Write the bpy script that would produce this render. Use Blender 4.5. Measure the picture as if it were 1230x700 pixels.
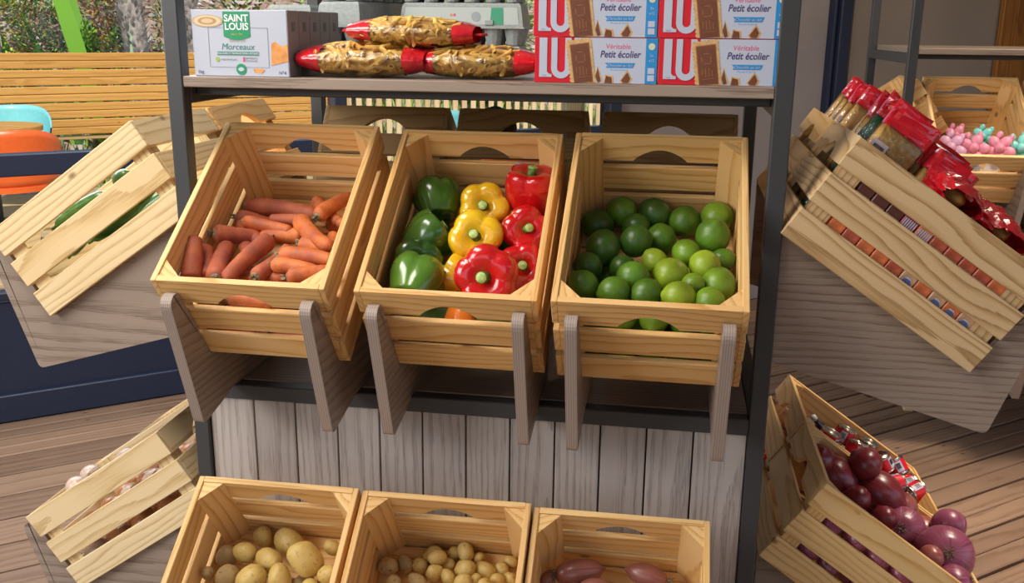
import bpy, bmesh, math, random
from mathutils import Vector, Matrix, Euler
random.seed(7)
PI = math.pi
S = bpy.context.scene
for _o in list(bpy.data.objects):
    bpy.data.objects.remove(_o)
COL = S.collection

# ------------------------------------------------------------------ camera
camd = bpy.data.cameras.new('camera')
cam = bpy.data.objects.new('camera', camd)
COL.objects.link(cam)
F = Vector((-0.15470524, 0.95290741, -0.26083282))
R = Vector((0.98660268, 0.16284892, 0.00976618))
U = Vector((-0.05178261, 0.25582749, 0.96533458))
m = Matrix((R, U, -F)).transposed().to_4x4()
m.translation = Vector((0.7491, -1.4472, 0.4091))
cam.matrix_world = m
camd.sensor_fit = 'HORIZONTAL'
camd.sensor_width = 36.0
camd.lens = 1175.628 / 1230 * 36.0
camd.clip_start = 0.05
camd.clip_end = 200
S.camera = cam

# ------------------------------------------------------------------ world, sun, daylight, exposure
w = bpy.data.worlds.new('sky')
S.world = w
w.use_nodes = True
wn = w.node_tree.nodes
wl = w.node_tree.links
wn.clear()
sky = wn.new('ShaderNodeTexSky')
sky.sky_type = 'NISHITA'
sky.sun_disc = False
sky.sun_elevation = math.radians(52)
sky.sun_rotation = math.radians(150)
sky.air_density = 1.0
sky.dust_density = 1.5
bg = wn.new('ShaderNodeBackground')
bg.inputs['Strength'].default_value = 0.125
wo = wn.new('ShaderNodeOutputWorld')
wl.new(sky.outputs[0], bg.inputs['Color'])
wl.new(bg.outputs[0], wo.inputs['Surface'])

sund = bpy.data.lights.new('sun', 'SUN')
sund.energy = 3.0
sund.color = (1.0, 0.94, 0.84)
sund.angle = math.radians(1.0)
sun = bpy.data.objects.new('sun', sund)
COL.objects.link(sun)
sun.rotation_euler = Vector((-0.35, 0.72, -1.05)).to_track_quat('-Z', 'Y').to_euler()

def area(name, loc, target, sx, sy, power, color):
    d = bpy.data.lights.new(name, 'AREA')
    d.shape = 'RECTANGLE'
    d.size = sx
    d.size_y = sy
    d.energy = power
    d.color = color
    o = bpy.data.objects.new(name, d)
    COL.objects.link(o)
    o.location = loc
    o.rotation_euler = (Vector(target) - Vector(loc)).to_track_quat('-Z', 'Y').to_euler()
    return o
# unseen area lamps added as fill from the front left and overhead
area('front_left_fill', (-2.1, -1.9, 1.2), (0.1, 0.5, -0.3), 1.8, 1.2, 50, (1.0, 0.97, 0.93))  # soft fill added to brighten the left side of the stand
area('overhead_fill', (-0.55, -0.35, 1.62), (-0.1, 0.1, 0.0), 1.3, 0.7, 30, (1.0, 0.94, 0.86))  # added top light, set left so inner crate walls stay dim
area('overhead_fill', (2.3, 1.95, 1.62), (2.1, 2.45, 0.0), 0.7, 0.5, 14, (1.0, 0.82, 0.62))  # warm light added to brighten the toy crate
area('overhead_fill', (2.15, 0.95, 1.62), (2.1, 1.0, 0.0), 0.5, 0.5, 12, (1.0, 0.86, 0.70)).data.spread = math.radians(75)  # added narrow downlight imitating a sun patch on the right-hand deck
area('window_daylight', (-1.25, 1.45, 0.85), (0.0, 0.4, -0.4), 1.6, 1.3, 24, (0.95, 0.97, 1.0))

S.view_settings.view_transform = 'Standard'
S.view_settings.look = 'None'
S.view_settings.exposure = 0.5
S.view_settings.gamma = 1.0
S.view_settings.use_curve_mapping = False

# ------------------------------------------------------------------ materials
def new_mat(name):
    mt = bpy.data.materials.new(name)
    mt.use_nodes = True
    nt = mt.node_tree
    return mt, nt, nt.nodes['Principled BSDF']

def N(nt, typ, **kw):
    n = nt.nodes.new(typ)
    for k, v in kw.items():
        setattr(n, k, v)
    return n

def ramp(nt, fac, stops):
    r = N(nt, 'ShaderNodeValToRGB')
    e = r.color_ramp.elements
    while len(e) > 1:
        e.remove(e[-1])
    e[0].position = stops[0][0]
    e[0].color = (*stops[0][1], 1)
    for p_, c in stops[1:]:
        q = e.new(p_)
        q.color = (*c, 1)
    nt.links.new(fac, r.inputs[0])
    return r.outputs[0]

def math_n(nt, op, a, b=None):
    n = N(nt, 'ShaderNodeMath', operation=op)
    for i, x in enumerate((a, b)):
        if x is None:
            continue
        if isinstance(x, (int, float)):
            n.inputs[i].default_value = x
        else:
            nt.links.new(x, n.inputs[i])
    return n.outputs[0]

def mixc(nt, blend, fac, a, b):
    n = N(nt, 'ShaderNodeMix', data_type='RGBA', blend_type=blend)
    if isinstance(fac, (int, float)):
        n.inputs[0].default_value = fac
    else:
        nt.links.new(fac, n.inputs[0])
    for i, x in ((6, a), (7, b)):
        if isinstance(x, tuple):
            n.inputs[i].default_value = (*x, 1)
        else:
            nt.links.new(x, n.inputs[i])
    return n.outputs[2]

def plain(name, c, rough=0.5, metal=0.0, spec=0.5, coat=0.0, sss=0.0, noise=0.0, nscale=40, bump=0.0):
    mt, nt, b = new_mat(name)
    b.inputs['Base Color'].default_value = (*c, 1)
    b.inputs['Roughness'].default_value = rough
    b.inputs['Metallic'].default_value = metal
    b.inputs['Specular IOR Level'].default_value = spec
    b.inputs['Coat Weight'].default_value = coat
    b.inputs['Coat Roughness'].default_value = 0.12
    if sss:
        b.inputs['Subsurface Weight'].default_value = sss
        b.inputs['Subsurface Radius'].default_value = (0.004, 0.002, 0.001)
        b.inputs['Subsurface Scale'].default_value = 1.0
    tc = N(nt, 'ShaderNodeTexCoord')
    nz = N(nt, 'ShaderNodeTexNoise')
    nz.inputs['Scale'].default_value = nscale
    nz.inputs['Detail'].default_value = 4
    nt.links.new(tc.outputs['Object'], nz.inputs['Vector'])
    d = tuple(x * (1 - noise) for x in c)
    l = tuple(min(1, x * (1 + noise)) for x in c)
    nt.links.new(ramp(nt, nz.outputs[0], [(0.3, d), (0.7, l)]), b.inputs['Base Color'])
    if bump:
        bp = N(nt, 'ShaderNodeBump')
        bp.inputs['Strength'].default_value = bump
        bp.inputs['Distance'].default_value = 0.002
        nt.links.new(nz.outputs[0], bp.inputs['Height'])
        nt.links.new(bp.outputs[0], b.inputs['Normal'])
    return mt

def wood(name, light, mid, dark, rings=130.0, wob=0.012, fibre=0.35, rough=0.55, contrast=1.0, tonevar=0.25, knots=True, bump=0.15, tonecol=None):
    """solid wood in the board's own grain coordinates (attribute gr: along, across, thick)"""
    mt, nt, b = new_mat(name)
    at = N(nt, 'ShaderNodeAttribute', attribute_name='gr')
    tn = N(nt, 'ShaderNodeAttribute', attribute_name='tone')
    mp = N(nt, 'ShaderNodeMapping')
    mp.inputs['Scale'].default_value = (2.2, 9.0, 9.0)
    nt.links.new(at.outputs['Vector'], mp.inputs['Vector'])
    nz = N(nt, 'ShaderNodeTexNoise')
    nz.inputs['Scale'].default_value = 1.0
    nz.inputs['Detail'].default_value = 2
    nt.links.new(mp.outputs[0], nz.inputs['Vector'])
    sep = N(nt, 'ShaderNodeSeparateXYZ')
    nt.links.new(at.outputs['Vector'], sep.inputs[0])
    yy = math_n(nt, 'MULTIPLY', sep.outputs[1], sep.outputs[1])
    zz = math_n(nt, 'MULTIPLY', sep.outputs[2], sep.outputs[2])
    r = math_n(nt, 'SQRT', math_n(nt, 'ADD', yy, zz))
    r = math_n(nt, 'ADD', r, math_n(nt, 'MULTIPLY', nz.outputs[0], wob * 4))
    ph = math_n(nt, 'MULTIPLY', r, rings)
    fr = math_n(nt, 'FRACT', ph)
    # saw-tooth ring: slow light spring wood, sharp dark summer wood
    fib = N(nt, 'ShaderNodeTexNoise')
    mp2 = N(nt, 'ShaderNodeMapping')
    mp2.inputs['Scale'].default_value = (12.0, 520.0, 520.0)
    nt.links.new(at.outputs['Vector'], mp2.inputs['Vector'])
    nt.links.new(mp2.outputs[0], fib.inputs['Vector'])
    fib.inputs['Scale'].default_value = 1.0
    fib.inputs['Detail'].default_value = 3
    v = math_n(nt, 'ADD', fr, math_n(nt, 'MULTIPLY', math_n(nt, 'SUBTRACT', fib.outputs[0], 0.5), fibre * 2))
    c = ramp(nt, v, [(0.0, light), (0.45, light), (0.72, mid), (0.93, dark), (1.0, light)])
    big = N(nt, 'ShaderNodeTexNoise')
    big.inputs['Scale'].default_value = 6.0
    nt.links.new(at.outputs['Vector'], big.inputs['Vector'])
    c = mixc(nt, 'MIX', math_n(nt, 'MULTIPLY', big.outputs[0], 0.6), c, mid)
    if knots:
        mp3 = N(nt, 'ShaderNodeMapping')
        mp3.inputs['Scale'].default_value = (5.0, 9.0, 9.0)
        nt.links.new(at.outputs['Vector'], mp3.inputs['Vector'])
        vo = N(nt, 'ShaderNodeTexVoronoi')
        vo.inputs['Scale'].default_value = 1.0
        nt.links.new(mp3.outputs[0], vo.inputs['Vector'])
        k = ramp(nt, vo.outputs['Distance'], [(0.03, (1, 1, 1)), (0.07, (0, 0, 0))])
        c = mixc(nt, 'MIX', k, c, tuple(x * 0.55 for x in dark))
    tcl = ramp(nt, tn.outputs['Fac'], [(0.0, tonecol or (1 - tonevar, 1 - tonevar * 1.3, 1 - tonevar * 1.7)), (1.0, (1, 1, 1))])
    c = mixc(nt, 'MULTIPLY', 1.0, c, tcl)
    nt.links.new(c, b.inputs['Base Color'])
    b.inputs['Roughness'].default_value = rough
    b.inputs['Specular IOR Level'].default_value = 0.35
    bp = N(nt, 'ShaderNodeBump')
    bp.inputs['Strength'].default_value = bump
    bp.inputs['Distance'].default_value = 0.0006
    nt.links.new(v, bp.inputs['Height'])
    nt.links.new(bp.outputs[0], b.inputs['Normal'])
    return mt

M = {}
M['pine'] = wood('pine_wood', (0.88, 0.61, 0.29), (0.80, 0.50, 0.19), (0.57, 0.29, 0.08), rings=85, fibre=.25, tonevar=0.30, tonecol=(0.80, 0.66, 0.50))
M['pine_pale'] = wood('pale_pine_wood', (0.84, 0.68, 0.42), (0.74, 0.56, 0.30), (0.50, 0.32, 0.13), rings=80, tonevar=0.1, tonecol=(0.95, 0.84, 0.68))
M['pine_bold'] = wood('bold_grained_pine', (0.72, 0.53, 0.30), (0.58, 0.38, 0.18), (0.30, 0.165, 0.06), rings=120, fibre=.2, tonevar=0.15)
M['pine_brown'] = wood('brown_pine_wood', (0.52, 0.37, 0.19), (0.44, 0.29, 0.13), (0.27, 0.15, 0.06), rings=95, tonevar=0.25)  # darker, browner pine for the rear crates and fence posts
M['laminate'] = wood('grey_oak_laminate', (0.38, 0.30, 0.24), (0.29, 0.22, 0.17), (0.16, 0.11, 0.08), rings=75, wob=0.008, fibre=0.7, rough=0.42, knots=False, tonevar=0.12, bump=0.08, tonecol=(0.85, 0.84, 0.84))
M['panel'] = wood('grey_oak_panel', (0.56, 0.50, 0.46), (0.43, 0.375, 0.34), (0.25, 0.21, 0.185), rings=95, wob=0.008, fibre=0.8, rough=0.45, knots=False, tonevar=0.15, bump=0.1, tonecol=(0.84, 0.83, 0.83))
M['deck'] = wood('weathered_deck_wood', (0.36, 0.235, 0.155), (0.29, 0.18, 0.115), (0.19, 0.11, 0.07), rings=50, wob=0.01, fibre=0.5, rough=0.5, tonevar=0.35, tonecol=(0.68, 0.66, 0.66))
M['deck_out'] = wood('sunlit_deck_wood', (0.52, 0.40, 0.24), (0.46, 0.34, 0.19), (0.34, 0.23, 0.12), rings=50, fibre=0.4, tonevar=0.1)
M['fence'] = wood('honey_fence_wood', (0.60, 0.32, 0.085), (0.53, 0.265, 0.06), (0.42, 0.19, 0.04), rings=40, fibre=0.25, tonevar=0.12)
M['door_pine'] = wood('orange_pine', (0.38, 0.16, 0.035), (0.30, 0.115, 0.022), (0.17, 0.055, 0.012), rings=50, fibre=0.3, tonevar=0.15)

def plywood_edge():
    mt, nt, b = new_mat('plywood_edge')
    at = N(nt, 'ShaderNodeAttribute', attribute_name='gr')
    sep = N(nt, 'ShaderNodeSeparateXYZ')
    nt.links.new(at.outputs['Vector'], sep.inputs[0])
    f = math_n(nt, 'FRACT', math_n(nt, 'MULTIPLY', sep.outputs[2], 260))
    c = ramp(nt, f, [(0.0, (0.44, 0.36, 0.30)), (0.5, (0.33, 0.26, 0.22)), (0.9, (0.24, 0.18, 0.15)), (1.0, (0.44, 0.36, 0.30))])
    nt.links.new(c, b.inputs['Base Color'])
    b.inputs['Roughness'].default_value = 0.6
    return mt
M['ply'] = plywood_edge()
M['steel'] = plain('anthracite_powder_coat', (0.046, 0.048, 0.051), 0.42, spec=0.5, noise=0.06, nscale=300, bump=0.05)
M['navy'] = plain('navy_aluminium', (0.018, 0.026, 0.058), 0.38, noise=0.05)
M['bluegrey'] = plain('blue_grey_aluminium', (0.12, 0.15, 0.22), 0.4, noise=0.05)
M['wall'] = plain('mauve_grey_wall_paint', (0.32, 0.285, 0.285), 0.85, noise=0.06, nscale=3)
M['wall_brown'] = plain('taupe_wall_paint', (0.30, 0.245, 0.21), 0.85, noise=0.1, nscale=2)
M['ceiling'] = plain('white_ceiling_paint', (0.55, 0.53, 0.50), 0.9, noise=0.03, nscale=3)
M['gap'] = plain('dark_groove', (0.03, 0.025, 0.022), 0.9)

def glass_mat():
    mt = bpy.data.materials.new('window_glass')
    mt.use_nodes = True
    nt = mt.node_tree
    nt.nodes.clear()
    t = N(nt, 'ShaderNodeBsdfTransparent')
    t.inputs[0].default_value = (0.95, 0.97, 0.97, 1)
    g = N(nt, 'ShaderNodeBsdfGlossy')
    g.inputs['Roughness'].default_value = 0.02
    fz = N(nt, 'ShaderNodeFresnel')
    fz.inputs[0].default_value = 1.2
    mx = N(nt, 'ShaderNodeMixShader')
    o = N(nt, 'ShaderNodeOutputMaterial')
    nt.links.new(fz.outputs[0], mx.inputs[0])
    nt.links.new(t.outputs[0], mx.inputs[1])
    nt.links.new(g.outputs[0], mx.inputs[2])
    nt.links.new(mx.outputs[0], o.inputs[0])
    return mt
M['glass'] = glass_mat()

def film_mat(name, tint=(1, 1, 1), amount=0.03, rough=0.10):
    mt = bpy.data.materials.new(name)
    mt.use_nodes = True
    nt = mt.node_tree
    nt.nodes.clear()
    tc = N(nt, 'ShaderNodeTexCoord')
    nz = N(nt, 'ShaderNodeTexNoise')
    nz.inputs['Scale'].default_value = 55
    nz.inputs['Detail'].default_value = 3
    nz.inputs['Distortion'].default_value = 1.0
    nt.links.new(tc.outputs['Object'], nz.inputs['Vector'])
    bp = N(nt, 'ShaderNodeBump')
    bp.inputs['Strength'].default_value = 0.9
    bp.inputs['Distance'].default_value = 0.006
    nt.links.new(nz.outputs[0], bp.inputs['Height'])
    t = N(nt, 'ShaderNodeBsdfTransparent')
    t.inputs[0].default_value = (*tint, 1)
    g = N(nt, 'ShaderNodeBsdfGlossy')
    g.inputs['Roughness'].default_value = rough
    g.inputs['Color'].default_value = (1, 1, 1, 1)
    nt.links.new(bp.outputs[0], g.inputs['Normal'])
    fz = N(nt, 'ShaderNodeFresnel')
    fz.inputs[0].default_value = 1.45
    nt.links.new(bp.outputs[0], fz.inputs['Normal'])
    a = math_n(nt, 'ADD', math_n(nt, 'MULTIPLY', fz.outputs[0], 0.8), amount)
    mx = N(nt, 'ShaderNodeMixShader')
    o = N(nt, 'ShaderNodeOutputMaterial')
    nt.links.new(a, mx.inputs[0])
    nt.links.new(t.outputs[0], mx.inputs[1])
    nt.links.new(g.outputs[0], mx.inputs[2])
    nt.links.new(mx.outputs[0], o.inputs[0])
    return mt
M['film'] = film_mat('clear_plastic_film')

def speck(name, base, dark, light, s1=18, s2=120, rough=0.5, sss=0.1, coat=0.0, bump=0.25, bscale=180, bdist=0.0008, speckc=None, speckamt=0.2):
    mt, nt, b = new_mat(name)
    tc = N(nt, 'ShaderNodeTexCoord')
    oi = N(nt, 'ShaderNodeObjectInfo')
    ad = N(nt, 'ShaderNodeVectorMath', operation='ADD')
    sc = N(nt, 'ShaderNodeVectorMath', operation='SCALE')
    cmb = N(nt, 'ShaderNodeCombineXYZ')
    nt.links.new(oi.outputs['Random'], cmb.inputs[0])
    nt.links.new(oi.outputs['Random'], cmb.inputs[1])
    nt.links.new(cmb.outputs[0], sc.inputs[0])
    sc.inputs['Scale'].default_value = 7.0
    nt.links.new(tc.outputs['Object'], ad.inputs[0])
    nt.links.new(sc.outputs[0], ad.inputs[1])
    nz = N(nt, 'ShaderNodeTexNoise')
    nz.inputs['Scale'].default_value = s1
    nz.inputs['Detail'].default_value = 3
    nt.links.new(ad.outputs[0], nz.inputs['Vector'])
    c = ramp(nt, nz.outputs[0], [(0.3, dark), (0.5, base), (0.72, light)])
    if speckc:
        n2 = N(nt, 'ShaderNodeTexNoise')
        n2.inputs['Scale'].default_value = s2
        n2.inputs['Detail'].default_value = 2
        nt.links.new(ad.outputs[0], n2.inputs['Vector'])
        k = ramp(nt, n2.outputs[0], [(0.60, (0, 0, 0)), (0.70, (speckamt,) * 3)])
        c = mixc(nt, 'MIX', k, c, speckc)
    nt.links.new(c, b.inputs['Base Color'])
    b.inputs['Roughness'].default_value = rough
    b.inputs['Coat Weight'].default_value = coat
    b.inputs['Coat Roughness'].default_value = 0.08
    b.inputs['Subsurface Weight'].default_value = sss
    b.inputs['Subsurface Radius'].default_value = (0.003, 0.002, 0.001)
    b.inputs['Subsurface Scale'].default_value = 1.0
    if bump:
        n3 = N(nt, 'ShaderNodeTexNoise')
        n3.inputs['Scale'].default_value = bscale
        n3.inputs['Detail'].default_value = 1
        nt.links.new(tc.outputs['Object'], n3.inputs['Vector'])
        bp = N(nt, 'ShaderNodeBump')
        bp.inputs['Strength'].default_value = bump
        bp.inputs['Distance'].default_value = bdist
        nt.links.new(n3.outputs[0], bp.inputs['Height'])
        nt.links.new(bp.outputs[0], b.inputs['Normal'])
    return mt

def lime_mat(i, base):
    return speck('lime_peel_%s' % i, base, tuple(x * .62 for x in base), tuple(min(1, x * 1.35) for x in base), s1=22, rough=0.36, sss=0.06, bump=0.5, bscale=420, bdist=0.0006)
LIME = [lime_mat('dark', (0.045, 0.115, 0.012)), lime_mat('mid', (0.085, 0.19, 0.013)), lime_mat('bright', (0.15, 0.27, 0.015)), lime_mat('yellowish', (0.26, 0.37, 0.02))]
M['carrot'] = speck('carrot_skin', (0.56, 0.135, 0.030), (0.38, 0.085, 0.03), (0.72, 0.21, 0.045), s1=30, rough=0.6, bump=0.6, bscale=150, bdist=0.001, speckc=(0.28, 0.14, 0.09), speckamt=0.7)
M['carrot_red'] = speck('carrot_skin_dusty', (0.42, 0.095, 0.042), (0.30, 0.07, 0.04), (0.54, 0.145, 0.055), s1=30, rough=0.65, bump=0.6, bscale=150, bdist=0.001, speckc=(0.25, 0.13, 0.10), speckamt=0.7)
M['carrot_top'] = speck('carrot_crown', (0.26, 0.20, 0.11), (0.07, 0.05, 0.03), (0.42, 0.38, 0.22), s1=260, rough=0.8)
M['pep_green'] = speck('green_pepper_skin', (0.035, 0.105, 0.012), (0.018, 0.06, 0.010), (0.07, 0.17, 0.02), s1=12, rough=0.22, coat=0.5, bump=0.0)
M['pep_lgreen'] = speck('light_green_pepper_skin', (0.085, 0.21, 0.02), (0.05, 0.14, 0.015), (0.15, 0.30, 0.03), s1=12, rough=0.22, coat=0.5, bump=0.0)
M['pep_yellow'] = speck('yellow_pepper_skin', (0.80, 0.47, 0.012), (0.70, 0.36, 0.01), (0.86, 0.56, 0.02), s1=10, rough=0.2, coat=0.5, bump=0.0, sss=0.15)
M['pep_red'] = speck('red_pepper_skin', (0.58, 0.008, 0.010), (0.42, 0.004, 0.006), (0.66, 0.014, 0.014), s1=10, rough=0.18, coat=0.6, bump=0.0, sss=0.1)
M['pep_orange'] = speck('orange_pepper_skin', (0.70, 0.16, 0.01), (0.55, 0.10, 0.01), (0.75, 0.2, 0.02), s1=10, rough=0.2, coat=0.5, bump=0.0)
M['pep_stem'] = speck('pepper_stem', (0.10, 0.20, 0.03), (0.05, 0.10, 0.02), (0.22, 0.33, 0.07), s1=140, rough=0.5, bump=0.5, bscale=200, bdist=0.002)
M['pep_cut'] = speck('pepper_stem_cut', (0.42, 0.55, 0.16), (0.25, 0.38, 0.08), (0.55, 0.65, 0.28), s1=200, rough=0.6)
M['potato'] = speck('potato_skin', (0.58, 0.40, 0.115), (0.50, 0.33, 0.09), (0.66, 0.48, 0.17), s1=18, s2=170, rough=0.45, bump=0.15, speckc=(0.25, 0.14, 0.05), speckamt=0.6)
M['potato_dull'] = speck('dusty_potato_skin', (0.44, 0.29, 0.115), (0.33, 0.21, 0.08), (0.52, 0.36, 0.15), s1=18, s2=170, rough=0.65, bump=0.3, speckc=(0.16, 0.09, 0.04), speckamt=0.9)
M['cucumber'] = speck('cucumber_skin', (0.075, 0.20, 0.03), (0.03, 0.10, 0.025), (0.17, 0.33, 0.06), s1=30, rough=0.28, coat=0.2, bump=0.4, bscale=90, bdist=0.002)
M['root'] = plain('dry_root_hair', (0.24, 0.17, 0.09), 0.9, noise=0.3, nscale=200)

def onion_mat(name, base, dark, pale, streak=0.5, rough=0.32, coat=0.25):
    mt, nt, b = new_mat(name)
    at = N(nt, 'ShaderNodeAttribute', attribute_name='gr')
    oi = N(nt, 'ShaderNodeObjectInfo')
    mp = N(nt, 'ShaderNodeMapping')
    mp.inputs['Scale'].default_value = (9.0, 9.0, 0.9)
    nt.links.new(at.outputs['Vector'], mp.inputs['Vector'])
    cmb = N(nt, 'ShaderNodeCombineXYZ')
    nt.links.new(math_n(nt, 'MULTIPLY', oi.outputs['Random'], 9.0), cmb.inputs[2])
    nt.links.new(cmb.outputs[0], mp.inputs['Location'])
    nz = N(nt, 'ShaderNodeTexNoise')
    nz.inputs['Scale'].default_value = 1.0
    nz.inputs['Detail'].default_value = 4
    nt.links.new(mp.outputs[0], nz.inputs['Vector'])
    c = ramp(nt, nz.outputs[0], [(0.30, dark), (0.5, base), (0.62, base), (0.78, pale)])
    n2 = N(nt, 'ShaderNodeTexNoise')
    n2.inputs['Scale'].default_value = 1.4
    nt.links.new(at.outputs['Vector'], n2.inputs['Vector'])
    c = mixc(nt, 'MIX', math_n(nt, 'MULTIPLY', n2.outputs[0], streak), c, tuple((x + y) / 2 for x, y in zip(base, pale)))
    nt.links.new(c, b.inputs['Base Color'])
    b.inputs['Roughness'].default_value = rough
    b.inputs['Coat Weight'].default_value = coat
    b.inputs['Coat Roughness'].default_value = 0.2
    b.inputs['Subsurface Weight'].default_value = 0.08
    b.inputs['Subsurface Radius'].default_value = (0.003, 0.001, 0.001)
    bp = N(nt, 'ShaderNodeBump')
    bp.inputs['Strength'].default_value = 0.25
    bp.inputs['Distance'].default_value = 0.001
    nt.links.new(nz.outputs[0], bp.inputs['Height'])
    nt.links.new(bp.outputs[0], b.inputs['Normal'])
    return mt
M['red_onion'] = onion_mat('red_onion_skin', (0.29, 0.055, 0.115), (0.15, 0.015, 0.045), (0.60, 0.32, 0.40), 0.3)
M['red_onion_dark'] = onion_mat('dark_red_onion_skin', (0.20, 0.016, 0.026), (0.09, 0.006, 0.012), (0.36, 0.08, 0.09), 0.2)
M['red_onion_pink'] = onion_mat('coppery_red_onion_skin', (0.36, 0.085, 0.07), (0.22, 0.03, 0.045), (0.55, 0.27, 0.20), 0.3)
M['onion'] = onion_mat('yellow_onion_skin', (0.46, 0.17, 0.05), (0.30, 0.09, 0.03), (0.66, 0.42, 0.20), 0.35)
M['onion_pale'] = onion_mat('pale_onion_skin', (0.60, 0.44, 0.34), (0.48, 0.28, 0.22), (0.70, 0.62, 0.48), 0.4)
M['shallot'] = onion_mat('shallot_skin', (0.30, 0.095, 0.075), (0.17, 0.045, 0.04), (0.50, 0.27, 0.20), 0.3)
M['garlic'] = onion_mat('garlic_skin', (0.70, 0.64, 0.56), (0.50, 0.42, 0.38), (0.80, 0.76, 0.70), 0.3, rough=0.5, coat=0)

# ------------------------------------------------------------------ mesh builder
class MB:
    def __init__(s):
        s.v = []; s.f = []; s.gr = []; s.tn = []; s.mi = []; s.sm = []
    def add(s, vs, fs, gr=None, tone=0.5, mi=0, smooth=False):
        b = len(s.v)
        s.v += [tuple(x) for x in vs]
        s.gr += [tuple(x) for x in (gr if gr else vs)]
        s.tn += [tone] * len(vs)
        for i, f in enumerate(fs):
            s.f.append([b + k for k in f])
            s.mi.append(mi[i] if isinstance(mi, (list, tuple)) else mi)
            s.sm.append(smooth)
    def build(s, name, mats, parent=None, loc=None, rot=None):
        me = bpy.data.meshes.new(name)
        me.from_pydata(s.v, [], s.f)
        a = me.attributes.new('gr', 'FLOAT_VECTOR', 'POINT')
        a.data.foreach_set('vector', [c for g in s.gr for c in g])
        a = me.attributes.new('tone', 'FLOAT', 'POINT')
        a.data.foreach_set('value', s.tn)
        if not isinstance(mats, (list, tuple)):
            mats = [mats]
        for mm in mats:
            me.materials.append(mm)
        me.polygons.foreach_set('material_index', s.mi)
        me.polygons.foreach_set('use_smooth', s.sm)
        me.update()
        o = bpy.data.objects.new(name, me)
        COL.objects.link(o)
        if parent is not None:
            o.parent = parent
        if loc is not None:
            o.location = loc
        if rot is not None:
            o.rotation_euler = rot
        return o

def tag(o, label=None, cat=None, group=None, kind=None):
    if label: o['label'] = label
    if cat: o['category'] = cat
    if group: o['group'] = group
    if kind: o['kind'] = kind
    return o

def thing(name, label, cat, loc=(0, 0, 0), rot=(0, 0, 0), group=None):
    o = bpy.data.objects.new(name, None)
    o.empty_display_size = 0.05
    COL.objects.link(o)
    o.location = loc
    o.rotation_euler = rot
    return tag(o, label, cat, group)

def struct(mb, name, mats):
    return tag(mb.build(name, mats), kind='structure')

def rgr():
    return Vector((random.uniform(-5, 5), random.choice((-1, 1)) * random.uniform(0.0, 0.07), random.choice((-1, 1)) * random.uniform(0.012, 0.10)))

def board(mb, c, size, axis=0, rot=None, ch=0.0012, tone=None, mi=0, thick=None, off=None):
    """chamfered board; axis = local axis the grain runs along"""
    c = Vector(c)
    h = [x / 2 for x in size]
    ch = min(ch, min(h) * 0.45)
    off = off if off is not None else rgr()
    order = [axis] + [a for a in (0, 1, 2) if a != axis]
    oth = order[1:]
    if size[oth[0]] < size[oth[1]]:
        order = [axis, oth[1], oth[0]]
    vs = []; idx = {}
    for sx in (-1, 1):
        for sy in (-1, 1):
            for sz in (-1, 1):
                s_ = (sx, sy, sz)
                for a in range(3):
                    p_ = [s_[k] * (h[k] - (0 if k == a else ch)) for k in range(3)]
                    idx[(s_, a)] = len(vs)
                    vs.append(Vector(p_))
    fs = []
    for a in range(3):
        b_, c_ = [(1, 2), (2, 0), (0, 1)][a]
        for sg in (-1, 1):
            q = []
            for (u, v) in ((-1, -1), (1, -1), (1, 1), (-1, 1)):
                s_ = [0, 0, 0]; s_[a] = sg; s_[b_] = u; s_[c_] = v
                q.append(idx[(tuple(s_), a)])
            fs.append(q if sg > 0 else q[::-1])
            # edges
    for a in range(3):      # edge running along axis a
        b_, c_ = [(1, 2), (2, 0), (0, 1)][a]
        for u in (-1, 1):
            for v in (-1, 1):
                s0 = [0, 0, 0]; s0[a] = -1; s0[b_] = u; s0[c_] = v
                s1 = list(s0); s1[a] = 1
                s0 = tuple(s0); s1 = tuple(s1)
                q = [idx[(s0, b_)], idx[(s1, b_)], idx[(s1, c_)], idx[(s0, c_)]]
                fs.append(q if u * v < 0 else q[::-1])
    for sx in (-1, 1):
        for sy in (-1, 1):
            for sz in (-1, 1):
                s_ = (sx, sy, sz)
                q = [idx[(s_, 0)], idx[(s_, 1)], idx[(s_, 2)]]
                fs.append(q if sx * sy * sz > 0 else q[::-1])
    gr = [Vector((v[order[0]], v[order[1]], v[order[2]])) + off for v in vs]
    if rot is not None:
        vs = [rot @ v for v in vs]
    vs = [v + c for v in vs]
    mb.add(vs, fs, gr, random.random() if tone is None else tone, mi)

def prism(mb, outline, t0, t1, fn, grfn=None, tone=None, mi=0, mi_side=None):
    """extruded outline [(a,b)], between t0 and t1; fn(a,b,t) -> xyz"""
    n = len(outline)
    vs = [fn(a, b, t0) for a, b in outline] + [fn(a, b, t1) for a, b in outline]
    off = rgr()
    gr = [Vector((a, b, t0)) + off for a, b in outline] + [Vector((a, b, t1)) + off for a, b in outline]
    if grfn:
        gr = [grfn(a, b, t) for t in (t0, t1) for a, b in outline]
    fs = [list(range(n))[::-1], list(range(n, 2 * n))] + [[i, (i + 1) % n, n + (i + 1) % n, n + i] for i in range(n)]
    ms = mi_side if mi_side is not None else mi
    # separate the side verts so that the shading stays crisp
    tone = random.random() if tone is None else tone
    mb.add(vs, fs, gr, tone, [mi, mi] + [ms] * n)

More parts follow.
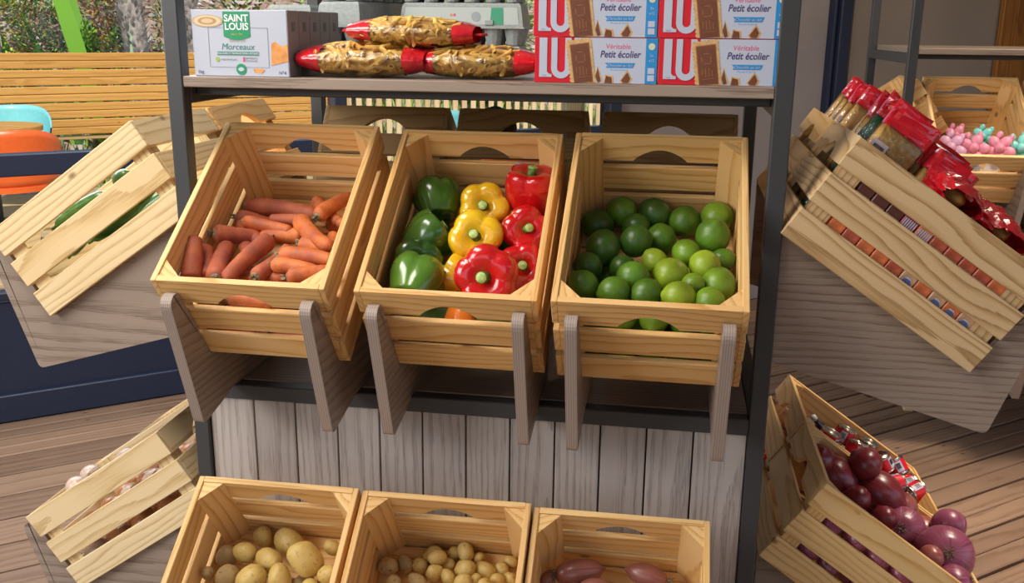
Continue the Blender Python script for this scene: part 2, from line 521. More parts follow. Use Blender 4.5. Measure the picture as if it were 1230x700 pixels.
def tube(mb, pts, r, n=8, mi=0, cap=True, smooth=True):
    pts = [Vector(p_) for p_ in pts]
    rs = r if isinstance(r, (list, tuple)) else [r] * len(pts)
    vs = []; fs = []; gr = []
    t = (pts[1] - pts[0]).normalized()
    a = t.orthogonal().normalized()
    for i, p_ in enumerate(pts):
        t2 = (pts[min(i + 1, len(pts) - 1)] - pts[max(i - 1, 0)]).normalized()
        a = (a - t2 * a.dot(t2)).normalized()
        b_ = t2.cross(a)
        for k in range(n):
            an = 2 * PI * k / n
            vs.append(p_ + (a * math.cos(an) + b_ * math.sin(an)) * rs[i])
    for i in range(len(pts) - 1):
        for k in range(n):
            fs.append([i * n + k, i * n + (k + 1) % n, (i + 1) * n + (k + 1) % n, (i + 1) * n + k])
    if cap:
        fs.append(list(range(n))[::-1])
        fs.append([(len(pts) - 1) * n + k for k in range(n)])
    mb.add(vs, fs, None, 0.5, mi, smooth)

def sphere(mb, fn, nu=24, nv=16, mi=0):
    """fn(theta, s) -> point, s from 0 (bottom) to 1 (top)"""
    vs = []; fs = []; gr = []
    vs.append(fn(0, 0)); gr.append((0, 0, -1))
    for j in range(1, nv):
        for i in range(nu):
            th = 2 * PI * i / nu
            vs.append(fn(th, j / nv))
            gr.append((math.cos(th), math.sin(th), 2 * j / nv - 1))
    vs.append(fn(0, 1)); gr.append((0, 0, 1))
    for i in range(nu):
        fs.append([0, 1 + (i + 1) % nu, 1 + i])
    for j in range(nv - 2):
        for i in range(nu):
            a = 1 + j * nu + i; b_ = 1 + j * nu + (i + 1) % nu
            fs.append([a, b_, b_ + nu, a + nu])
    top = len(vs) - 1; l = 1 + (nv - 2) * nu
    for i in range(nu):
        fs.append([l + i, l + (i + 1) % nu, top])
    mb.add(vs, fs, gr, 0.5, mi, True)

def quadmesh(name, pts, mat, parent, n=None):
    mb = MB()
    mb.add(pts, [list(range(len(pts)))])
    return mb.build(name, mat, parent)

_vn = {}
def vnoise(x, y, z, seed=0):
    from mathutils import noise
    return noise.noise(Vector((x + seed * 13.7, y + seed * 3.1, z)))

# ------------------------------------------------------------------ the place: floor, walls, window front, garden
DV = Vector((0.777, 0.629, 0)).normalized()
NV = Vector((-DV.y, DV.x, 0))
ROTD = Matrix((DV, NV, Vector((0, 0, 1)))).transposed()
WN = 2.355
FZ = -1.05
def P(s, n, z):
    return DV * s + NV * n + Vector((0, 0, z))

def deck(mb, n0, n1, s0, s1, pitch, z, groove=True):
    n = n0
    while n < n1:
        wdt = pitch - 0.012
        tone = random.random()
        off = rgr()
        if groove:
            a = wdt * 0.5 - 0.002
            board(mb, P((s0 + s1) / 2, n + a / 2, z - 0.014), (s1 - s0, a, 0.028), 0, ROTD, 0.004, tone, off=off)
            board(mb, P((s0 + s1) / 2, n + wdt - a / 2, z - 0.014), (s1 - s0, a, 0.028), 0, ROTD, 0.004, tone, off=off)
            board(mb, P((s0 + s1) / 2, n + wdt / 2, z - 0.018), (s1 - s0, wdt, 0.02), 0, ROTD, 0.001, tone, off=off)
        else:
            board(mb, P((s0 + s1) / 2, n + wdt / 2, z - 0.014), (s1 - s0, wdt, 0.028), 0, ROTD, 0.004, tone, off=off)
        n += pitch
mb = MB()
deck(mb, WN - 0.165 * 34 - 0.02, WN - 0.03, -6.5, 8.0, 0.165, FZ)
board(mb, P(0.8, -0.3, FZ - 0.06), (15, 6.5, 0.04), 0, ROTD, 0, 0.2, mi=1)
floor = struct(mb, 'floor', [M['deck'], M['gap']])

# window front: navy aluminium
mb = MB()
board(mb, P(-0.75, WN + 0.01, -0.80), (6.5, 0.05, 0.42), 0, ROTD, 0.004)
board(mb, P(-0.75, WN, -0.995), (6.5, 0.075, 0.105), 0, ROTD, 0.004)
board(mb, P(-0.75, WN, -0.565), (6.5, 0.06, 0.03), 0, ROTD, 0.003)
board(mb, P(-0.75, WN, -0.088), (6.5, 0.06, 0.08), 0, ROTD, 0.004)
board(mb, P(1.085, WN, 0.32), (0.055, 0.09, 2.75), 2, ROTD, 0.004)
board(mb, P(2.475, WN, 0.32), (0.07, 0.09, 2.75), 2, ROTD, 0.004)
board(mb, P(-3.9, WN, 0.32), (0.07, 0.09, 2.75), 2, ROTD, 0.004)
board(mb, P(-0.75, WN, 1.62), (6.5, 0.08, 0.14), 0, ROTD, 0.004)
win = struct(mb, 'window_1', M['navy'])
mb = MB()
board(mb, P(-0.75, WN + 0.01, 0.75), (6.4, 0.006, 1.60), 0, ROTD, 0)
board(mb, P(-0.75, WN + 0.01, -0.34), (6.4, 0.006, 0.42), 0, ROTD, 0)
mb.build('glass_pane', M['glass'], win)
# pale timber stud beside the right mullion
mb = MB()
board(mb, P(2.36, WN + 0.16, 0.45), (0.11, 0.05, 3.0), 2, ROTD, 0.003, 1.0)
struct(mb, 'trim_1', M['pine_pale'])

mb = MB()
board(mb, P(5.3, WN + 0.05, 0.32), (5.6, 0.1, 2.76), 0, ROTD, 0)
struct(mb, 'wall_back', M['wall'])
mb = MB()
board(mb, P(3.97, WN - 0.03, 0.32), (0.085, 0.07, 2.74), 2, ROTD, 0.006)
board(mb, P(3.905, WN - 0.02, 0.32), (0.02, 0.05, 2.74), 2, ROTD, 0.003)
struct(mb, 'trim_2', M['navy'])
mb = MB()
board(mb, P(6.1, WN - 0.02, 0.32), (4.1, 0.03, 2.72), 0, ROTD, 0)
struct(mb, 'wall_right', M['wall_brown'])
mb = MB()
for i in range(8):
    board(mb, P(5.36 + 0.135 * i, WN - 0.06, 0.25), (0.13, 0.03, 2.56), 2, ROTD, 0.004)
d1 = struct(mb, 'door_1', M['door_pine'])
mb = MB()
tube(mb, [P(6.25, WN - 0.08, -0.05), P(6.25, WN - 0.13, -0.05), P(6.15, WN - 0.13, -0.05)], 0.01)
mb.build('door_handle', M['steel'], d1)
mb = MB()
board(mb, P(8.1, -0.6, 0.32), (0.1, 6.0, 2.76), 1, ROTD, 0)
struct(mb, 'wall_side', M['wall_brown'])
mb = MB()
board(mb, (3.3, -3.3, 0.32), (4.2, 0.1, 2.76), 0, None, 0)
struct(mb, 'wall_front', M['wall_brown'])
mb = MB()
board(mb, P(1.9, -0.55, 1.74), (12.5, 5.9, 0.06), 0, ROTD, 0)
struct(mb, 'ceiling', M['ceiling'])

# ---- outside
mb = MB()
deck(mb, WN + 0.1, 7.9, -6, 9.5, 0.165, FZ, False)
struct(mb, 'trim_3', M['deck_out'])

def build_fence():
    t = thing('plank_fence', 'long honey-coloured fence of wide horizontal planks outside the window', 'fence', P(0.9, 7.97, -0.56), (0, 0, 0))
    inv = t.location
    for i in range(5):
        mb = MB()
        z = 0.158 - 0.1435 * (i + 0.5)
        off = rgr(); tone = random.random()
        zz = [(-0.035, 0.064), (0.034, 0.066)]
        for dz, hh in zz:
            board(mb, P(-0.9, 7.97, z + dz) - inv, (8.2, 0.028, hh), 0, ROTD, 0.006, tone, off=off + Vector((0, dz, 0)))
        board(mb, P(-0.9, 7.975, z) - inv, (8.2, 0.02, 0.134), 0, ROTD, 0.001, tone, off=off)
        mb.build('plank', M['fence'], t)
    for s in (-3.2, -1.2, 0.93, 2.6):
        mb = MB()
        board(mb, P(s, 8.03, -0.45) - inv, (0.05, 0.06, 1.2), 2, ROTD, 0.003)
        mb.build('post', M['pine_brown'], t)
    mb = MB()
    board(mb, P(-0.9, 8.0, -0.585) - inv, (8.2, 0.05, 0.03), 0, ROTD, 0.003)
    mb.build('rail', M['pine_brown'], t)
build_fence()

def build_pickets():
    t = thing('picket_fence', 'pale picket fence outside, seen below the top shelf behind the crates', 'fence', P(5.2, 8.2, -1.05))
    inv = t.location
    s = 3.3
    while s < 8.4:
        mb = MB()
        hgt = random.uniform(-0.01, 0.02)
        board(mb, P(s, 8.2, -0.42 + hgt) - inv, (0.062, 0.02, 1.15), 2, ROTD, 0.004)
        mb.build('picket', M['picket'], t)
        s += 0.112
    for z in (-0.75, -0.02):
        mb = MB()
        board(mb, P(5.9, 8.225, z) - inv, (5.2, 0.03, 0.05), 0, ROTD, 0.003)
        mb.build('rail', M['picket'], t)
M['picket'] = wood('pale_picket_wood', (0.72, 0.58, 0.36), (0.66, 0.50, 0.28), (0.5, 0.34, 0.18), rings=50, tonevar=0.2)
build_pickets()

def ground_mat():
    mt, nt, b = new_mat('garden_soil')
    tc = N(nt, 'ShaderNodeTexCoord')
    vo = N(nt, 'ShaderNodeTexVoronoi')
    vo.inputs['Scale'].default_value = 13
    nt.links.new(tc.outputs['Object'], vo.inputs['Vector'])
    c = ramp(nt, vo.outputs['Color'], [(0.2, (0.20, 0.11, 0.08)), (0.45, (0.38, 0.26, 0.21)), (0.62, (0.24, 0.19, 0.09)), (0.8, (0.50, 0.40, 0.36))])
    nt.links.new(c, b.inputs['Base Color'])
    b.inputs['Roughness'].default_value = 0.95
    bp = N(nt, 'ShaderNodeBump')
    bp.inputs['Distance'].default_value = 0.03
    nt.links.new(vo.outputs['Distance'], bp.inputs['Height'])
    nt.links.new(bp.outputs[0], b.inputs['Normal'])
    return mt
def gz(s, n):
    return -1.08 + max(0, n - 8.2) * 0.62 + 0.10 * vnoise(s * 1.5, n * 1.5, 0) if n < 13 else 1.9
mb = MB()
NS, NN = 60, 30
vs = []; fs = []
for j in range(NN + 1):
    for i in range(NS + 1):
        s = -7 + 19 * i / NS; n = 7.9 + 7 * j / NN
        vs.append(P(s, n, gz(s, n)))
for j in range(NN):
    for i in range(NS):
        a = j * (NS + 1) + i
        fs.append([a, a + 1, a + NS + 2, a + NS + 1])
mb.add(vs, fs, None, 0.5, 0, True)
struct(mb, 'trim_4', ground_mat())

def leafmat(name, c, var=0.35):
    mt, nt, b = new_mat(name)
    tn = N(nt, 'ShaderNodeAttribute', attribute_name='tone')
    c2 = ramp(nt, tn.outputs['Fac'], [(0, tuple(x * (1 - var) for x in c)), (1, tuple(min(1, x * (1 + var)) for x in c))])
    nt.links.new(c2, b.inputs['Base Color'])
    b.inputs['Roughness'].default_value = 0.45
    b.inputs['Subsurface Weight'].default_value = 0.0
    return mt
M['leaf_a'] = leafmat('yellow_green_leaf', (0.30, 0.42, 0.05))
M['leaf_b'] = leafmat('orange_leaf', (0.62, 0.33, 0.05))
M['leaf_c'] = leafmat('deep_green_leaf', (0.06, 0.17, 0.04))
M['leaf_d'] = leafmat('bright_blade', (0.15, 0.34, 0.03))
M['leaf_e'] = leafmat('grey_green_leaf', (0.28, 0.38, 0.22))
M['leaf_f'] = leafmat('rust_leaf', (0.45, 0.17, 0.08))
M['bark'] = plain('palm_bark', (0.30, 0.25, 0.22), 0.9, noise=0.5, nscale=25)
M['bark_chip'] = leafmat('palm_bark_scale', (0.50, 0.47, 0.45), 0.5)
M['stone'] = leafmat('pale_garden_stone', (0.55, 0.50, 0.48), 0.4)

def leaf(mb, p_, dirv, up, ln, wd, mi=0, segs=3, bend=0.25):
    dirv = dirv.normalized()
    side = dirv.cross(up)
    if side.length < 1e-3: side = dirv.orthogonal()
    side.normalize()
    nrm = side.cross(dirv)
    vs = []; fs = []
    prof = [0.35, 0.9, 1.0, 0.7, 0.0] if segs >= 4 else [0.3, 1.0, 0.75, 0.0]
    k = len(prof) - 1
    for i, q in enumerate(prof):
        t = i / k
        c = p_ + dirv * ln * t - nrm * 0 - up * bend * ln * t * t
        vs += [c - side * wd * q / 2, c - nrm * wd * 0.12 * q, c + side * wd * q / 2]
    for i in range(k):
        a = i * 3
        fs += [[a, a + 1, a + 4, a + 3], [a + 1, a + 2, a + 5, a + 4]]
    mb.add(vs, fs, None, random.random(), mi, True)

def shrub(label, s, n, zc, rs, rz, cnt, mats, ll=0.06, group=None, name='garden_shrub', cat='shrub'):
    base = P(s, n, gz(s, n))
    t = thing(name, label, cat, base, group=group)
    mb = MB()
    for i in range(cnt):
        dv = Vector((random.gauss(0, 1), random.gauss(0, 1), random.gauss(0, 1))).normalized()
        rr = random.uniform(0.55, 1.0)
        q = Vector((dv.x * rs, dv.y * rs, dv.z * rz)) * rr + Vector((0, 0, zc - base.z))
        leaf(mb, q, dv + Vector((random.uniform(-.8, .8), random.uniform(-.8, .8), random.uniform(-.4, .9))), Vector((0, 0, 1)), ll * random.uniform(.6, 1.3), ll * .45, random.randrange(len(mats)))
    mb.build('foliage', mats, t)
    mb = MB()
    for k in range(5):
        a = random.uniform(0, 2 * PI)
        tube(mb, [Vector((0, 0, -0.05)), Vector((math.cos(a) * rs * .3, math.sin(a) * rs * .3, (zc - base.z) * .6)), Vector((math.cos(a) * rs * .6, math.sin(a) * rs * .6, (zc - base.z)))], [.015, .01, .005], 6)
    mb.build('branches', M['bark'], t)
shrub('yellow and orange leaved shrub behind the plank fence at the far left', 0.17, 8.65, 0.30, 0.30, 0.62, 2200, [M['leaf_a'], M['leaf_b'], M['leaf_a'], M['leaf_c']], 0.045)
shrub('low green shrub behind the fence between the big leaves and the palm trunk', 1.18, 8.75, 0.10, 0.14, 0.30, 700, [M['leaf_a'], M['leaf_e'], M['leaf_c']], 0.05)
shrub('rust-coloured bush high on the bank left of the palm trunk', 1.25, 9.9, 0.55, 0.24, 0.42, 1100, [M['leaf_f'], M['leaf_b'], M['leaf_a'], M['leaf_f']], 0.05)
shrub('green and yellow shrub behind the fence right of the palm trunk', 1.66, 8.8, 0.25, 0.17, 0.5, 1000, [M['leaf_a'], M['leaf_e'], M['leaf_b'], M['leaf_c']], 0.05)
shrub('dark shrub on the bank behind the yellow and orange shrub', 0.55, 9.9, 0.60, 0.28, 0.45, 900, [M['leaf_f'], M['leaf_e'], M['leaf_c'], M['leaf_e']], 0.05)
shrub('silvery green shrub beside the upright blades behind the fence', 0.72, 9.0, 0.30, 0.17, 0.36, 900, [M['leaf_e'], M['leaf_a'], M['leaf_c']], 0.045)
shrub('pinkish flowering bush behind the fence right of the far left shrub', 0.44, 9.1, 0.35, 0.16, 0.40, 1000, [M['stone'], M['leaf_f'], M['leaf_a'], M['leaf_c']], 0.045)
shrub('bright green fern-like bush at the foot of the blades', 0.88, 8.6, 0.12, 0.13, 0.32, 900, [M['leaf_a'], M['leaf_d'], M['leaf_c']], 0.06)
shrub('wide dark green hedge on the bank behind the whole planting', 0.6, 10.9, 0.95, 1.3, 0.5, 3000, [M['leaf_c'], M['leaf_f'], M['leaf_a'], M['leaf_c']], 0.08)
shrub('leafy bush seen above the sugar boxes between post and egg cartons', 2.45, 9.0, 0.3, 0.45, 0.7, 900, [M['leaf_a'], M['leaf_c'], M['leaf_f']], 0.09)
shrub('dark leafy bush seen above the grey egg cartons', 3.7, 9.2, 0.5, 0.7, 0.7, 1200, [M['leaf_c'], M['leaf_a'], M['leaf_c']], 0.10)
shrub('pale green bush seen between the egg cartons and the biscuit boxes', 5.5, 9.2, 0.3, 0.6, 0.9, 2600, [M['leaf_a'], M['leaf_e'], M['leaf_a']], 0.12)

def blade_plant(label, s, n, blades, mat):
    base = P(s, n, gz(s, n))
    t = thing('broad_leaf_plant', label, 'plant', base)
    for (ds, dz, ln, wd, bend) in blades:
        mb = MB()
        dv = DV * ds + Vector((0, 0, dz)) + NV * random.uniform(-.1, .1)
        leaf(mb, Vector((0, 0, 0)), dv, NV * -1 + Vector((0, 0, .05)), ln, wd, 0, 4, 0.03)
        mb.build('leaf', mat, t)
    return t
blade_plant('large plant with upright bright green blades behind the fence', 1.02, 8.5, [(-.22, 1, 2.6, .15, 0), (-.15, 1, 2.3, .11, 0), (-.09, 1, 1.5, .05, 0), (.10, 1, 1.15, .05, 0), (.32, 1, 1.0, .04, 0), (-.45, 1, 1.1, .05, 0)], M['leaf_d'])
blade_plant('broad leaved plant with drooping green leaves left of the upright blades', 0.78, 8.75, [(-.55, .8, 1.35, .13, 0), (-.30, .9, 1.3, .10, 0), (-.9, .75, 1.4, .09, 0)], M['leaf_c'])
blade_plant('broad green leaf leaning over high behind the yellow and orange shrub', 0.62, 9.0, [(-.62, 1, 2.3, .2, 0)], M['leaf_d'])
blade_plant('single thin green stem left of the palm trunk behind the fence', 1.19, 8.45, [(.06, 1, 2.4, .025, 0)], M['leaf_e'])

def palm(label, s, n, rad, chipmat, cl=.065):
    base = P(s, n, gz(s, n))
    t = thing('palm_tree', label, 'tree', base)
    mb = MB()
    tube(mb, [Vector((0.04 * math.sin(i), 0, -0.05 + 0.4 * i)) for i in range(8)], rad, 14)
    for i in range(900):
        a = random.uniform(0, 2 * PI); z = random.uniform(0, 2.7)
        dv = Vector((math.cos(a), math.sin(a), 0))
        leaf(mb, dv * rad * .97 + Vector((0.04 * math.sin(z / .4), 0, z)), dv * .8 + Vector((0, 0, 1)), Vector((0, 0, 1)), cl, cl * .5, 1, 3, -.1)
    mb.build('trunk', [M['bark'], chipmat], t)
    mb = MB()
    for i in range(16):
        a = 2 * PI * i / 16
        dv = Vector((math.cos(a), math.sin(a), .35))
        for k in range(9):
            q = Vector((0, 0, 2.6)) + dv * .05 * k + Vector((0, 0, -0.010 * k * k * .6))
            for sg in (-1, 1):
                leaf(mb, q, dv.cross(Vector((0, 0, 1))) * sg + dv * .6, Vector((0, 0, 1)), .22, .03)
    mb.build('fronds', M['leaf_c'], t)
palm('shaggy grey palm trunk rising behind the plank fence', 1.31, 8.6, 0.115, M['bark_chip'])
palm('pale stony palm trunk seen between the shelf post and the sugar boxes', 1.88, 8.75, 0.075, M['stone'])

def spiky(label, s, n):
    base = P(s, n, gz(s, n))
    t = thing('spiky_plant', label, 'plant', base)
    mb = MB()
    for i in range(60):
        a = random.uniform(0, 2 * PI)
        leaf(mb, Vector((0, 0, .1)), Vector((math.cos(a), math.sin(a), random.uniform(.3, 1.6))), Vector((0, 0, 1)), random.uniform(.5, .8), .035, 0, 4, .3)
    mb.build('leaves', M['leaf_a'], t)
spiky('spiky grassy plant just behind the fence at the foot of the palm', 1.10, 8.35)
spiky('spiky plant behind the pickets below the biscuit boxes side', 5.15, 8.9)
mb = MB()
for i in range(420):
    s = random.uniform(-1.5, 3.5); n = random.uniform(9.0, 12.0)
    c = P(s, n, gz(s, n) + .02); r = random.uniform(.015, .05)
    sphere(mb, lambda th, q, c=c, r=r: c + Vector((math.cos(th) * math.sin(PI * q) * r, math.sin(th) * math.sin(PI * q) * r, -math.cos(PI * q) * r * .7)), 6, 4)
    for j in range(26):
        mb.tn[-1 - j if j < 20 else -1] = (i * 37 % 100) / 100
tag(mb.build('garden_stones', M['stone']), 'pinkish and white stones scattered over the planted bank', 'stones', kind='stuff')
mb = MB()
for i in range(5200):
    s = random.uniform(-2.0, 7.5); n = random.uniform(8.15, 9.4)
    leaf(mb, P(s, n, gz(s, n)), Vector((random.uniform(-.4, .4), random.uniform(-.4, .4), 1)), NV, random.uniform(.06, .2), .018, random.randrange(2), 3, .1)
tag(mb.build('tall_grass', [M['leaf_a'], M['leaf_e']]), 'yellow-green grass growing below and behind the fences', 'grass', kind='stuff')

# chairs and table on the terrace
M['orange'] = plain('orange_plastic', (0.80, 0.13, 0.025), 0.35, noise=0.05)
M['turq'] = plain('turquoise_plastic', (0.20, 0.55, 0.56), 0.35, noise=0.05)
M['chairleg'] = plain('dark_chair_leg', (0.05, 0.05, 0.05), 0.4)
def terrace_chair(label, loc, rz, mat, legmat):
    t = thing('terrace_chair', label, 'chair', loc, (0, 0, rz), None)
    # rounded tub back, opening towards +y
    mb = MB()
    n = 28; vs = []; fs = []
    for k in range(2):
        rr = 0.0 if k == 0 else -0.012
        for j in range(9):
            for i in range(n + 1):
                a = PI * (1.0 + i / n) 
                t_ = abs(i / n - .5) * 2
                top = 0.80 - 0.17 * t_ ** 3
                z = 0.46 + (top - 0.46) * j / 8
                rad = 0.27 + rr + 0.03 * (j / 8)
                vs.append(Vector((math.cos(a) * rad, math.sin(a) * rad * .9 , z)))
    w_ = n + 1
    for k in range(2):
        for j in range(8):
            for i in range(n):
                a = k * 9 * w_ + j * w_ + i
                q = [a, a + 1, a + w_ + 1, a + w_]
                fs.append(q if k == 0 else q[::-1])
    for i in range(n):
        a = 8 * w_ + i; b_ = 9 * w_ + 8 * w_ + i
        fs.append([a, a + 1, b_ + 1, b_])
        a = i; b_ = 9 * w_ + i
        fs.append([a + 1, a, b_, b_ + 1])
    mb.add(vs, fs, None, .5, 0, True)
    mb.build('backrest', mat, t)
    mb = MB()
    ol = [(math.cos(2 * PI * i / 40) * .265 * (1 if abs(math.cos(2 * PI * i / 40)) < .9 else .99), math.sin(2 * PI * i / 40) * .25) for i in range(40)]
    prism(mb, ol, 0.43, 0.465, lambda a, b_, z: Vector((a, b_, z)))
    mb.build('seat', mat, t)
    for sx in (-1, 1):
        for sy in (-1, 1):
            mb = MB()
            tube(mb, [Vector((sx * .17, sy * .15, .44)), Vector((sx * .23, sy * .22, 0))], [.022, .013], 10)
            mb.build('leg', legmat, t)
    return t
cr = C_ = None
terrace_chair('orange plastic tub chair on the terrace outside the window', (-3.37, 4.10, FZ), 0.65, M['orange'], M['orange']).scale = (1.08, 1.08, 1.04)
terrace_chair('turquoise plastic chair facing us behind the terrace table', (-4.52, 5.75, FZ), 3.6, M['turq'], M['chairleg'])
terrace_chair('turquoise chair outside, glimpsed behind the middle rear crates', (-1.15, 6.2, FZ + 0.0), 2.4, M['turq'], M['chairleg'])
terrace_chair('orange chair outside, glimpsed through a rear crate handle', (-0.26, 5.1, FZ), 0.5, M['orange'], M['orange'])
t = thing('terrace_table', 'round wooden terrace table between the turquoise and orange chairs', 'table', (-4.12, 4.95, FZ))
mb = MB()
prism(mb, [(math.cos(2 * PI * i / 48) * .36, math.sin(2 * PI * i / 48) * .36) for i in range(48)], .70, .735, lambda a, b_, z: Vector((a, b_, z)), tone=.7)
mb.build('tabletop', M['fence'], t)
mb = MB()
tube(mb, [(0, 0, .02), (0, 0, .71)], .03, 12)
mb.build('leg', M['chairleg'], t)
mb = MB()
tube(mb, [(0, 0, 0), (0, 0, .03)], .22, 24)
mb.build('base', M['chairleg'], t)

# ------------------------------------------------------------------ display stands
W, L, H, TH = 0.30, 0.3915, 0.1969, 0.0105
GP = 0.0165
SH = (H - 2 * GP) / 3
def arc_outline(x0, x1, hz0, hz1, hw=0.043, nh=0.027):
    """slat face with the half-round hand hole cut into its lower edge"""
    c = (x0 + x1) / 2
    pts = [(x0, hz0)]
    for i in range(25):
        q = -1 + 2 * i / 24
        a = q * PI / 2
        x = c + hw * 1.12 * q
        z = hz0 + nh * (math.cos(a) ** 0.8 if abs(q) < .999 else 0)
        pts.append((x, z))
    pts += [(x1, hz0), (x1, hz1), (x0, hz1)]
    return pts

def make_crate(label, loc, t, rz, mat='pine', group=None, tone=None, parts=None):
    """loc = front top left rim corner; t = tilt; local x across, y front to back, z up"""
    e = Euler((t, 0, rz))
    o = Vector(loc) + e.to_matrix() @ Vector((0, 0, -H))
    c = thing('wooden_crate', label, 'crate', o, e, group)
    mt = M[mat]
    tn = lambda: (random.random() if tone is None else min(1, max(0, tone + random.uniform(-.2, .2))))
    for sx in (0, 1):
        mb = MB()
        for k in range(3):
            z = H - SH / 2 - k * (SH + GP)
            board(mb, (TH / 2 + sx * (W - TH), L / 2, z), (TH, L, SH), 1, tone=tn())
        mb.build('side_panel', mt, c)
    for sy in (0, 1):
        mb = MB()
        y0 = sy * (L - TH)
        ol = arc_outline(TH, W - TH, H - SH, H)
        prism(mb, ol, y0, y0 + TH, lambda a, b_, q: Vector((a, q, b_)), tone=tn())
        for k in (1, 2):
            z = H - SH / 2 - k * (SH + GP)
            board(mb, (W / 2, y0 + TH / 2, z), (W - 2 * TH, TH, SH), 0, tone=tn())
        mb.build('front_panel' if sy == 0 else 'back_panel', mt, c)
    mb = MB()
    nb = 4
    bw = (L - 2 * TH) / nb
    for k in range(nb):
        board(mb, (W / 2, TH + bw * (k + .5), 0.0045), (W - 2 * TH, bw - 0.006, 0.009), 0, tone=tn())
    mb.build('bottom', mt, c)
    lg = 0.037
    for sx in (0, 1):
        for sy in (0, 1):
            mb = MB()
            x = TH if sx == 0 else W - TH; y = TH if sy == 0 else L - TH
            dx = 1 if sx == 0 else -1; dy = 1 if sy == 0 else -1
            ol = [(x, y), (x + dx * lg, y), (x, y + dy * lg)]
            if dx * dy < 0: ol = ol[::-1]
            off = rgr()
            prism(mb, ol, 0.009, H - 0.003, lambda a, b_, q: Vector((a, b_, q)), grfn=lambda a, b_, q: Vector((q, a * .9, b_ * .9)) + off, tone=tn())
            mb.build('corner_post', mt, c)
    return c

def bracket_outline(shelf):
    """(y, z) relative to the rim edge of the crate; shelf = True when it stands on a shelf"""
    c_, s_ = math.cos(0.617), math.sin(0.617)
    f = lambda v, w_: (v * c_ - (w_ - H) * s_, v * s_ + (w_ - H) * c_)
    def rnd(a, b_, c2, r, n=5):
        a, b_, c2 = Vector(a), Vector(b_), Vector(c2)
        p0 = b_ + (a - b_).normalized() * r; p1 = b_ + (c2 - b_).normalized() * r
        return [tuple(p0.lerp(b_, k / n).lerp(b_.lerp(p1, k / n), k / n)) for k in range(n + 1)]
    A = f(-.003, -.002); B = f(-.003, .178); Cc = f(-.034, .184); D = f(-.108, -.068)
    E_ = (0.195, -0.2515) if shelf else (0.432, -0.172)
    pts = [A] + rnd(A, B, Cc, .016) + rnd(B, Cc, D, .018) + rnd(Cc, D, E_, .012)
    if shelf:
        pts += [(0.195, -0.2515), (0.40, -0.2515)]
    else:
        pts += [(0.432, -0.172)]
    top = f((0.40 - H * s_) / c_ if shelf else (0.432 - H * s_) / c_, -.002)
    pts += [(0.40 if shelf else 0.432, top[1])]
    return pts

def make_bracket(parent, crate_loc, rz, us, shelf, inv):
    ol = bracket_outline(shelf)
    e = Matrix.Rotation(rz, 3, 'Z')
    for u in us:
        mb = MB()
        off = rgr() 
        def fn(a, b_, q):
            return Vector(crate_loc) + e @ Vector((q, a, b_)) - inv
        prism(mb, ol, u, u + .019, fn, grfn=lambda a, b_, q: Vector((a, b_, q)) + Vector((off.x, off.y, 0)), mi=0, mi_side=1)
        mb.build('crate_bracket', [M['laminate'], M['ply']], parent)

ROW = {}
def stand_frame(label, off, full=True):
    O = Vector(off)
    base = Vector((O.x + 0.397, O.y + 0.55, FZ))
    t = thing('display_stand', label, 'display stand', base)
    q = lambda x, y, z: O + Vector((x, y, z)) - base
    X0, X1, Y0, Y1 = -0.142, 0.936, 0.2, 0.93
    def bar(name, c, size, ax=0):
        mb = MB(); board(mb, q(*c), size, ax, None, 0.002); mb.build(name, M['steel'], t)
    for x in (X0 + .015, X1 - .015):
        for y in (Y0 + .015, Y1 - .015):
            zb = FZ if full or y > .5 else -.815
            bar('post', (x, y, (1.15 + zb) / 2), (.03, .03, 1.15 - zb), 2)
    for z in (0.2855, -0.2685, -0.89 if full else -.80):
        for y in (Y0 + .015, Y1 - .015):
            if z < -.5 and y < .5 and full: y = -0.04 + .015
            yy = y + (.05 if z > 0 and y < .5 else 0)
            bar('rail', ((X0 + X1) / 2, yy, z + (.007 if z > 0 else 0)), (X1 - X0 - .06, .03, .016 if z > 0 else .03))
        for x in (X0 + .015, X1 - .015):
            ya = Y0 if z > -.5 or not full else -0.04
            bar('rail', (x, (ya + Y1) / 2, z), (.03, Y1 - ya - .06, .03), 1)
    if not full:
        for fx, fy in ((.099, .64), (.75, .64)):
            mb = MB(); board(mb, q(fx, fy, (FZ - .036 - .805) / 2), (.035, .03, -.805 - FZ + .036), 2, None, .002); mb.build('wooden_foot', M['pine_pale'], t)
    for x in (X0 + .015, X1 - .015) if full else ():
        bar('leg', (x, -0.025, (FZ - .875) / 2), (.03, .03, -.875 - FZ), 2)
    mb = MB(); board(mb, q((X0 + X1) / 2, (Y0 + Y1) / 2, 0.3105), (X1 - X0 - .06, Y1 - Y0 - .004, .019), 0, None, .0015, .6); mb.build('top_shelf', M['laminate'], t)
    mb = MB(); board(mb, q((X0 + X1) / 2, (Y0 + Y1) / 2, -0.262), (X1 - X0 - .062, Y1 - Y0 - .064, .018), 0, None, .0015, .3); mb.build('middle_shelf', M['laminate'], t)
    yf = -.04 if full else Y0
    mb = MB(); board(mb, q((X0 + X1) / 2, (Y1 + yf) / 2, -0.884 if full else -.794), (X1 - X0 - .062, Y1 - yf - .064, .018), 0, None, .0015, .3); mb.build('lower_shelf', M['laminate'], t)
    # vertical boards of the plinth panel, one panel with grooves
    mb = MB()
    x = -0.112 + 0.0
    edges = [-0.112, -0.021] + [-0.021 + 0.0833 * i for i in range(1, 11)] + [0.906]
    for a, b_ in zip(edges[:-1], edges[1:]):
        board(mb, q((a + b_) / 2, 0.216, -0.579 if full else -.534), (b_ - a - .003, .012, .592 if full else .50), 2, None, .0012)
    board(mb, q(0.397, 0.226, -0.579 if full else -.534), (1.016, .008, .592 if full else .50), 2, None, 0, .0, mi=1)
    mb.build('plinth_panel', [M['panel'], M['gap']], t)
    return t, base

